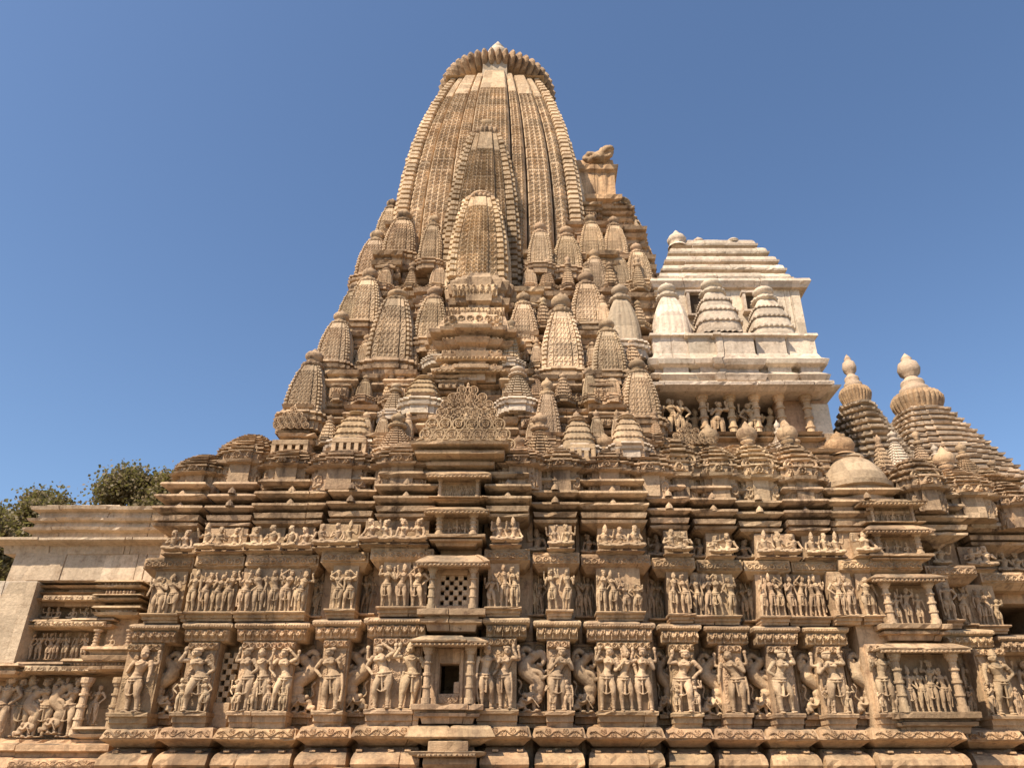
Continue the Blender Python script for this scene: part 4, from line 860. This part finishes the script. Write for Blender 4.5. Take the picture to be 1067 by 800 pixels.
# lower ledge and parapet blocks
PL = [(0,-.1),(.02,.08),(.12,.12),(.2,.02),(.28,.0),(.32,.10),(.42,.14),(.5,.04),(.56,.02),(.6,0),(.93,0),(.95,.06),(1.0,.05)]
for i, (a, b, dY) in enumerate([(684,722,.1),(722,752,.02),(752,792,-.06),(794,826,.04),(827,858,.12)]): pbox(a, b, 399, 348, pY+dY, 18, PL, nm='parapet')
pbox(688, 863, 411, 399, pY+.0, 18, [(0,-.1),(.1,.05),(.3,.16),(.45,.18),(.5,.02),(.7,.02),(.75,.1),(1,.1)], nm='parapet')
pbox(686, 842, 352, 297, pY+.9, 17, nm='pavilion_wall'); pbox(682, 840, 300, 292, pY+.85, 17, [(0,.02),(.3,.05),(.6,.09),(1,.07)], nm='pavilion_cornice')
for k in range(5):
    a0 = 688+k*3.6; b0 = 824-[0,7,15,25,37][k]
    y0 = 292-k*8.6; pbox(a0, b0, y0, y0-8.6, pY+1.1+k*.45, 16.8, [(0,-.02),(.1,.05),(.3,.06),(.4,.02),(.8,.0),(1,-.04)], nm='pavilion_roof_tier')
    pbox(a0+22, b0-34, y0, y0-8.6, pY+1.02+k*.45, 16, [(0,-.02),(.1,.05),(.3,.06),(.4,.02),(.8,.0),(1,-.04)], nm='pavilion_roof_tier')
for (px, y, yb_, wpx) in ((706,240,259,20),(728,247,256,12),(764,248,254,12)):
    yy = pY+1.1+4*.45+.1; h_ = ZZ(y, yy)-ZZ(yb_, yy); s_ = wpx*(WX(701, y, yy)-WX(700, y, yy))/2
    mb = MB(); lathe(mb, 0, 0, [(s_,0),(s_*.9,.1*h_),(s_*.6,.16*h_),(s_*.9,.3*h_),(s_*1.0,.45*h_),(s_*.8,.6*h_),(s_*.35,.68*h_),(s_*.45,.74*h_),(s_*.2,.9*h_),(.001,h_)], 16); o = mb.build('roof_finial', M_PALE, temple, smooth=True); o.location = Vector((WX(px, yb_, yy), yy, ZZ(yb_, yy)))-temple.location
for (a, b) in ((690,716),(728,748),(757,788),(798,822),(832,852)):
    mb = MB(); Y_ = pY+.0; x0_, x1_ = WX(a, 372, Y_), WX(b, 372, Y_); z0_, z1_ = ZZ(399, Y_), ZZ(350, Y_)
    block(mb, x0_, x1_, Y_-.02, Y_+.3, [(z0_,.0),(z0_+.05,.04),(z0_+.12,.09),(z0_+.2,.0),(z0_+.3,.0),(z0_+.34,.08),(z0_+.42,.1),(z0_+.46,.0)]); mb.build('parapet', M_PALE, temple)
mini(704, 293, 347, 42, 'smooth_pale', pY+.1, base=False, name='pavilion_spire', fin=.3); mini(755, 288, 344, 50, 'bell_pale', pY+.05, base=False, name='pavilion_spire', fin=.3); mini(812, 296, 350, 48, 'bell_pale', pY+.15, base=False, name='pavilion_spire', fin=.3)
for (px_, y0_, y1_) in ((782,326,309),(724,330,308)):
    Y_ = pY+.9; xa_, xb_ = WX(px_-6, 318, Y_), WX(px_+6, 318, Y_); z0_, z1_ = ZZ(y0_, Y_), ZZ(y1_, Y_); mb = MB()
    box(mb, xa_-.05, xa_, Y_-.12, Y_+.02, z0_, z1_); box(mb, xb_, xb_+.05, Y_-.12, Y_+.02, z0_, z1_); box(mb, xa_-.07, xb_+.07, Y_-.14, Y_+.02, z1_, z1_+.06); box(mb, xa_-.07, xb_+.07, Y_-.14, Y_+.02, z0_-.05, z0_); w_ = mb.build('window_frame', M_PALE, temple)
    mb = MB(); box(mb, xa_, xb_, Y_-.015, Y_+.02, z0_, z1_, chip=0); mb.build('window_shadow_panel', M_DARK, w_)  # flat dark panel just proud of the wall, painted shade for an opening
# gallery of figures beneath
gY = 11.35
mb = MB(); xa, xb = WX(690,452,gY), WX(850,452,gY); z0, z1 = ZZ(455,gY), ZZ(409,gY)
box(mb, xa, xb, gY+.75, gY+2, z0-.6, z1+.1); mb.build('gallery_wall', M_DARK, temple)  # gallery back wall, shade painted in through the dark stone colour
mb = MB(); box(mb, xa-.1, xb+.4, gY-.15, gY+1.5, z0-.4, z0+.0); mb.build('gallery_floor', M_ROOF, temple)
g = MB(); block(g, xa, xb+.2, gY-.05, gY+2, [(z1,0),(z1+.05,.15),(z1+.1,.16),(z1+.16,.05)]); g.build('gallery_eave', M_PALE, temple)
for i, px in enumerate((734, 763, 789, 815, 843)):
    link('gallery_pillar', PIL, temple, loc=(WX(px, 430, gY+.1), gY+.15, z0), sc=(.17,.17,z1-z0+.02), tint=(1.1,1.08,1.03))
for i, (px, dy) in enumerate(((700,.0),(708,.05),(723,.45),(748,.1),(775,.35),(782,.15),(801,.4))):
    s = (z1-z0)*.88; link('gallery_figure', ST[i], temple, loc=(WX(px, 430, gY+dy), gY+dy, z0), sc=(s*1.15, s, s), tint=(1.1,1.08,1.03))
mb = MB(); box(mb, WX(818,440,gY), WX(872,440,gY), gY+.3, gY+3, ZZ(448,gY), ZZ(409,gY)); mb.build('patched_wall', M_PALE, temple, tint=(.86,.66,.52), label='orange-patched plain wall under the pale pavilion')
mb = MB(); box(mb, WX(852,440,gY), WX(872,440,gY), gY+.2, gY+3, ZZ(448,gY), ZZ(415,gY)); mb.build('patched_wall', M_PALE, temple)
# pale dome with a big pot
mb = MB(); dY = 10.55; cx = WX(903, 498, dY); z0 = ZZ(500, dY); u = WX(904,498,dY)-cx; rD = 41*u
lathe(mb, cx, dY+rD*.9, [(rD*.85,z0-.6),(rD*.85,z0-.06),(rD*.98,z0-.04),(rD*1.0,z0+.03),(rD*.9,z0+.05),(rD*.86,z0+.16),(rD*.74,z0+.30),(rD*.56,z0+.42),(rD*.40,z0+.48),(rD*.44,z0+.50),(rD*.42,z0+.54),(rD*.2,z0+.56),(.001,z0+.56)], 40, .05, 20); mb.build('pale_dome', M_PALE, temple, tint=(.86,.77,.66))
mb = MB(); lathe(mb, 0, 0, [(.26,0),(.2,.06),(.17,.08),(.2,.12),(.23,.2),(.2,.28),(.1,.33),(.12,.36),(.04,.42),(.001,.46)], 20); o = mb.build('pot_finial', M_ROOF, temple, smooth=True, tint=(1.15,1.05,.95)); o.location = Vector((cx-.08, dY+rD*.9, z0+.54))-temple.location

# ------------------------------------------------------------------ stepped pyramid roofs of the halls (right)
def pyramid(px_top, y_top, px_l, px_r, y_base, Y_front, Y_axis, tiers, fpx, fin_y, nm='stepped_roof'):
    xa, xb = WX(px_l, y_base, Y_front), WX(px_r, y_base, Y_front); hw = (xb-xa)/2; cx = (xa+xb)/2; z0 = ZZ(y_base, Y_front)
    cxt = WX(px_top, y_top, Y_axis); cx = cxt; hw = 1.5
    for _ in range(12): hw = .5*hw+.5*(WX(px_r, y_base, Y_axis-hw)-cx)
    z0 = ZZ(y_base, Y_axis-hw); zt_ = ZZ(y_top, Y_axis-.3*hw); mb = MB(); pr = [(z0-.8,0),(z0,0)]; H = (zt_-z0)/tiers
    for k in range(tiers):
        o = -hw*.76*(k/tiers)**.92; z = z0+k*H; pr += [(z,o-.02),(z+.1*H,o+.06),(z+.38*H,o+.07),(z+.5*H,o+.0),(z+.97*H,o-.04)]
    pr.append((zt_, -hw*.78)); stack(mb, cx, Y_axis, hw, hw, [(.82,.09),(.58,.18),(.3,.27)], pr, .006)
    o = mb.build(nm, M_PALE, temple, tint=(.92,.87,.80)); r = fpx/2*(WX(px_top+1, y_top, Y_axis)-WX(px_top, y_top, Y_axis)); zk = ZZ(fin_y, Y_axis)-zt_
    d = MB(); lathe(d, 0, 0, [(.001,-.05,0),(r*.85,-.05,.3),(r,.1*zk,1),(r*1.04,.17*zk,1),(r*.92,.25*zk,1),(r*.66,.30*zk,.4),(.001,.31*zk,0)], 168, .10, 28); q = d.build('ridged_disc', M_ROOF, o, tint=(1.1,1.08,1.03)); q.location = (cx, Y_axis, zt_)
    d = MB(); lathe(d, 0, 0, [(r*.6,0),(r*.6,.3*zk),(r*.62,.32*zk),(r*.6,.37*zk),(r*.45,.42*zk),(r*.5,.46*zk),(r*.46,.5*zk),(r*.32,.53*zk),(r*.26,.58*zk),(r*.42,.63*zk),(r*.48,.71*zk),(r*.40,.81*zk),(r*.2,.86*zk),(r*.24,.89*zk),(r*.16,.93*zk),(.001,zk)], 28)
    q = d.build('pot_finial', M_PALE, o, smooth=True, tint=(.78,.72,.66)); q.location = (cx, Y_axis, zt_)
pyramid(956, 421, 880, 1094, 514, 12.9, 14.0, 15, 48, 368)
pyramid(892, 416, 850, 950, 480, 12.9, 12.9, 9, 30, 369)
for a_ in ((968,446,486,18,'cone',12.0),(985,462,492,16,'cone_pale',11.9),(1046,478,506,18,'cone',12.0),(925,452,486,16,'layered',11.4),(862,448,474,18,'cone',11.1),(905,474,498,14,'cone',10.7)): mini(*a_[:5], Y=a_[5], fin=.4)
# low roofs and parapet at the far right
pbox(1015, 1080, 550, 519, 11.2, 16, [(0,-.02),(.05,.05),(.15,.05),(.2,0),(.9,0),(.93,.05),(1,.05)], nm='roof_parapet'); pbox(1052,1120,520,500,12.2,17,nm='roof_parapet')
pbox(870, 1060, 520, 500, 11.5, 17, PT2, M_ROOF, 'terrace'); pbox(690, 880, 505, 470, 11.0, 17, PT2, M_ROOF, 'terrace'); pbox(688, 850, 475, 452, 11.25, 17, PT, M_ROOF, 'terrace')
mini(943, 448, 484, 22, 'cone_pale', 11.6, name='miniature_spire'); mini(1016, 459, 492, 24, 'cone', 11.8, fin=.5); mini(834, 445, 470, 18, 'cone', 11.0, fin=.6); mini(815, 437, 460, 14, 'cone_pale', 11.0, fin=.6)

# ------------------------------------------------------------------ shrine annexe at the left, plain and restored above
annex = bpy.data.objects.new('shrine_annexe', None); COL.objects.link(annex); annex.location = (-6, 11, -1.6)
annex['label'] = 'low annexe at far left with plain pale upper walls above small rows of carved figures'; annex['category'] = 'annexe'
aY = 11.0
def abox(pa, pb, ya, yb_, Y, yback, prof=None, mat=M_PALE, nm='wall', ch=.006): return pbox(pa, pb, ya, yb_, Y, yback, prof, mat, nm, ch, annex)
xl = WX(-120, 700, aY+.3); xr = WX(160, 700, aY+.3)
mb = MB(); box(mb, xl, xr+.25, aY+.3, 16, -1.6, ZZ(606, aY+.3)); mb.build('wall', M_STONE, annex)
mb = MB(); zA = ZZ(770, aY)
block(mb, xl, WX(108,765,aY), aY, aY+.5, [(-1.6,.5),(-.8,.5),(-.7,.2),(-.1,.2),(0,.3),(ZZ(800,aY),.3),(ZZ(792,aY),.26),(ZZ(788,aY),.1),(ZZ(784,aY),.1),(ZZ(782,aY),.2),(ZZ(776,aY),.2),(ZZ(773,aY),.05),(zA,.05)])
relief(mb, WX(10,790,aY-.3), WX(104,790,aY-.3), aY-.3, ZZ(799,aY-.3), ZZ(791,aY-.3), p_scroll(.2), .015, .01)
mb.build('base_ledge', M_STONE, annex, tint=(1.08,1.02,.96))
TPALE = (.95,.88,.80)
def A(name, pa, pb, ya, yb_, Y, prof, mat=M_STONE, yback=None, tint=None, rel=None):
    o = abox(pa, pb, ya, yb_, Y, yback or Y+.5, prof, mat, name)
    if tint: o.color = (tint[0]*1, tint[1], tint[2], 1)
    return o
FL = [(0,-.02),(.15,.08),(.4,.1),(.5,.02),(.75,.04),(.8,.12),(1,.1)]
A('carved_ledge', 22, 60, 702, 690, aY, FL); A('carved_ledge', 62, 96, 702, 690, aY-.02, FL); A('carved_ledge', 74, 138, 700, 687, aY-.06, FL)
A('carved_ledge', 34, 84, 655, 646, aY+.05, FL); A('carved_ledge', 84, 112, 655, 645, aY, FL); A('carved_ledge', 38, 70, 627, 606, aY+.1, PT2); A('carved_ledge', 68, 110, 627, 606, aY+.06, PT2)
o = A('niche_column', 94, 138, 690, 674, aY-.12, FL); A('niche_column', 106, 139, 643, 632, aY-.08, FL); A('niche_column', 108, 141, 627, 620, aY-.08, FL); A('niche_column', 110, 143, 614, 606, aY-.08, FL); A('niche_column', 108, 138, 674, 606, aY+.06, None)
for (a, b, y0, y1, fn) in [(24,94,700,693,p_kirti(.16)),(36,110,653,647,p_scroll(.14)),(110,140,622,615,p_teeth(.05)),(108,138,641,635,p_figs(.1)),(110,142,612,607,p_teeth(.05)),(74,134,694,690,p_teeth(.05)),(44,104,626,620,p_kirti(.15))]:
    mb = MB(); relief(mb, WX(a,y0,aY-.1), WX(b,y0,aY-.1), aY-.12, ZZ(y0,aY-.1), ZZ(y1,aY-.1), fn, .03, .011); mb.build('carved_band', M_CARV, annex)
def afig(pxs, yh, yf, Y, name='small_figure', kind=ST, wid=1.0):
    z0, z1 = ZZ(yf, Y), ZZ(yh, Y)
    for px in pxs:
        s = (z1-z0); me = kind[rng.integers(len(kind))] if kind is not SE else SE[rng.integers(3)]; s2 = s/.78 if kind is SE else s
        link(name, me, annex, loc=(WX(px, (yh+yf)/2, Y), Y, z0), sc=(s2*rng.choice((-1,1))*wid, s2, s2), rz=rng.uniform(-.2,.2))
afig((14,26,46,74), 703, 768, aY+.1, 'carved_figure', wid=1.15); afig((100,), 711, 755, aY+.1, 'carved_figure'); afig((35,), 712, 768, aY+.1, 'carved_beast', BE); afig((62,), 706, 764, aY+.1, 'carved_beast', BE); afig((124,), 715, 762, aY, 'carved_beast', BE)
afig((4,), 700, 770, aY, 'carved_figure')
afig((32,42,52,60,68,80,88), 658, 687, aY+.14); afig((116,), 662, 674, aY-.1, kind=SE); afig((50,60,76,90,100), 632, 645, aY+.14, kind=SE)
for px in (84, 118): link('pillar', PIL, annex, loc=(WX(px, 735, aY-.05), aY-.02, ZZ(766, aY)), sc=(.15,.15,ZZ(706,aY)-ZZ(766,aY)))
A('niche_sill', 84, 120, 770, 757, aY-.05, FL)
for px in (101, 135): link('pillar', PIL, annex, loc=(WX(px, 664, aY-.08), aY-.08, ZZ(674, aY)), sc=(.1,.1,ZZ(657,aY)-ZZ(674,aY)))
# plain pale stone
A('plain_pilaster', -60, 14, 693, 605, aY-.1, None, M_PALE, 15); A('carved_ledge', -60, 12, 705, 692, aY-.15, FL)
mb = MB(); ys = aY-.12; V = []
for (px, py) in ((-40,690),(14,690),(39,606),(10,606)):
    x, z = at(px, py, ys); V.append((x, ys, z))
V += [(a, ys+.6, c) for a, b, c in V]; mb.add(V, [[0,1,2,3],[1,5,6,2],[3,2,6,7],[0,3,7,4],[0,4,5,1]]); mb.build('plain_slab', M_PALE, annex, tint=TPALE)
A('plain_wall', 8, 176, 607, 575, aY-.0, [(0,0),(.02,.02),(.95,0),(1,-.02)], M_PALE, 16, TPALE)
A('cornice', 4, 182, 577, 561, aY, [(0,0),(.5,.02),(.62,.16),(.7,.2),(.85,.2),(1,.05)], M_PALE, 16, TPALE)
A('upper_wall', 32, 190, 562, 529, aY+.35, [(0,0),(.2,0),(.24,.1),(.32,.12),(.36,.02),(.52,.0),(.55,.08),(.62,.1),(.66,0),(.86,-.02),(.9,.08),(1,.1)], M_PALE, 16, TPALE)
A('roof_slab', 48, 124, 531, 526, aY+.6, None, M_PALE, 16, TPALE)

# ------------------------------------------------------------------ ground
def structure(mb, name, mat): o = mb.build(name, mat); o['kind'] = 'structure'; return o
def simple(name, c1, c2, sc, rough=.95):
    m = bpy.data.materials.new(name); m.use_nodes = True; n = m.node_tree.nodes; L = m.node_tree.links; t = n.new('ShaderNodeTexNoise'); t.inputs['Scale'].default_value = sc; t.inputs['Detail'].default_value = 6
    g = n.new('ShaderNodeNewGeometry'); L.new(g.outputs['Position'], t.inputs['Vector']); mx = n.new('ShaderNodeMix'); mx.data_type = 'RGBA'; mx.inputs[6].default_value = c1+(1,); mx.inputs[7].default_value = c2+(1,)
    L.new(t.outputs[0], mx.inputs[0]); L.new(mx.outputs[2], n['Principled BSDF'].inputs['Base Color']); n['Principled BSDF'].inputs['Roughness'].default_value = rough; return m
mb = MB(); mb.add([(-1200,-1200,-1.6),(1200,-1200,-1.6),(1200,1200,-1.6),(-1200,1200,-1.6)], [[0,1,2,3]]); structure(mb, 'ground', simple('dry_ground', (.13,.11,.06), (.20,.16,.10), .8))
mb = MB(); mb.add([(-14,-6,-1.595),(16,-6,-1.595),(16,9.3,-1.595),(-14,9.3,-1.595)], [[0,1,2,3]]); structure(mb, 'pavement', simple('stone_paving', (.22,.17,.12), (.28,.22,.16), 2.5))

# ------------------------------------------------------------------ trees beyond the annexe
M_LEAF = simple('tree_leaves', (.11,.105,.04), (.33,.205,.10), 1.3, .6); _n = M_LEAF.node_tree; _t = _n.nodes.new('ShaderNodeBsdfTranslucent'); _t.inputs[0].default_value = (.22,.20,.06,1); _m = _n.nodes.new('ShaderNodeMixShader'); _m.inputs[0].default_value = .4
_n.links.new(_n.nodes['Principled BSDF'].outputs[0], _m.inputs[1]); _n.links.new(_t.outputs[0], _m.inputs[2]); _n.links.new(_m.outputs[0], _n.nodes['Material Output'].inputs[0])
M_BARK = simple('tree_bark', (.10,.07,.045), (.16,.11,.07), 4)
def tree(label, x, y, ztop, rad, seed, n=9000):
    rr = np.random.default_rng(seed); root = bpy.data.objects.new('leafy_tree', None); COL.objects.link(root); root.location = (x, y, -1.6); root['label'] = label; root['category'] = 'tree'; root['group'] = 'trees behind the annexe'
    H = ztop+1.6; mb = MB(); tube(mb, [(0,0,0),(.2,0,H*.25),(.1,.1,H*.5)], [.35,.28,.2], 10)
    cl = []
    for k in range(26):
        a = rr.uniform(0, 6.28); q = rad*math.sqrt(rr.uniform(.05, 1)); z = H-rad*.9+rr.uniform(-.75, .8)*rad*math.sqrt(max(0, 1-(q/rad)**2*.8)); p = np.array([q*math.cos(a), q*math.sin(a)*.8, z])
        cl.append((p, rr.uniform(.13, .34)*rad))
        if k < 14: tube(mb, [(.1,.1,H*.42), p*.5+np.array([0,0,H*.26]), p], [.13,.07,.02], 7, 3)
    mb.build('trunk', M_BARK, root) if False else None
    t = mb.build('trunk', M_BARK); t.parent = root
    V = []; Q = []
    per = n//len(cl)
    P = np.concatenate([c+rr.normal(0, 1, (per, 3))*r*[.6,.6,.45] for c, r in cl]); N = len(P)
    d1 = rr.normal(0,1,(N,3)); d1 /= np.linalg.norm(d1,axis=1)[:,None]; d2 = np.cross(d1, rr.normal(0,1,(N,3))); d2 /= np.linalg.norm(d2,axis=1)[:,None]
    L = rr.uniform(.07,.13,(N,1)); wv = L*.45; c1 = P; V = np.stack([P, P+d1*L*.5+d2*wv, P+d1*L, P+d1*L*.5-d2*wv], 1).reshape(-1,3); i = np.arange(N)*4
    mb = MB(); mb.add(V, np.stack([i,i+1,i+2,i+3],1)); c = mb.build('crown', M_LEAF); c.parent = root
def tr(label, px, py, Y, radpx, seed, n):
    x, z = at(px, py, Y); u = WX(px+1, py, Y)-x; tree(label, x, Y, z, radpx*u, seed, n)
tr('olive green tree rising between the pale roof and the temple wall', 172, 486, 24, 50, 1, 34000)
tr('leafy tree with brownish crown at the far left edge', 24, 510, 22, 60, 2, 34000)
tr('lower dark tree behind the far left edge', -28, 530, 20, 52, 5, 12000)
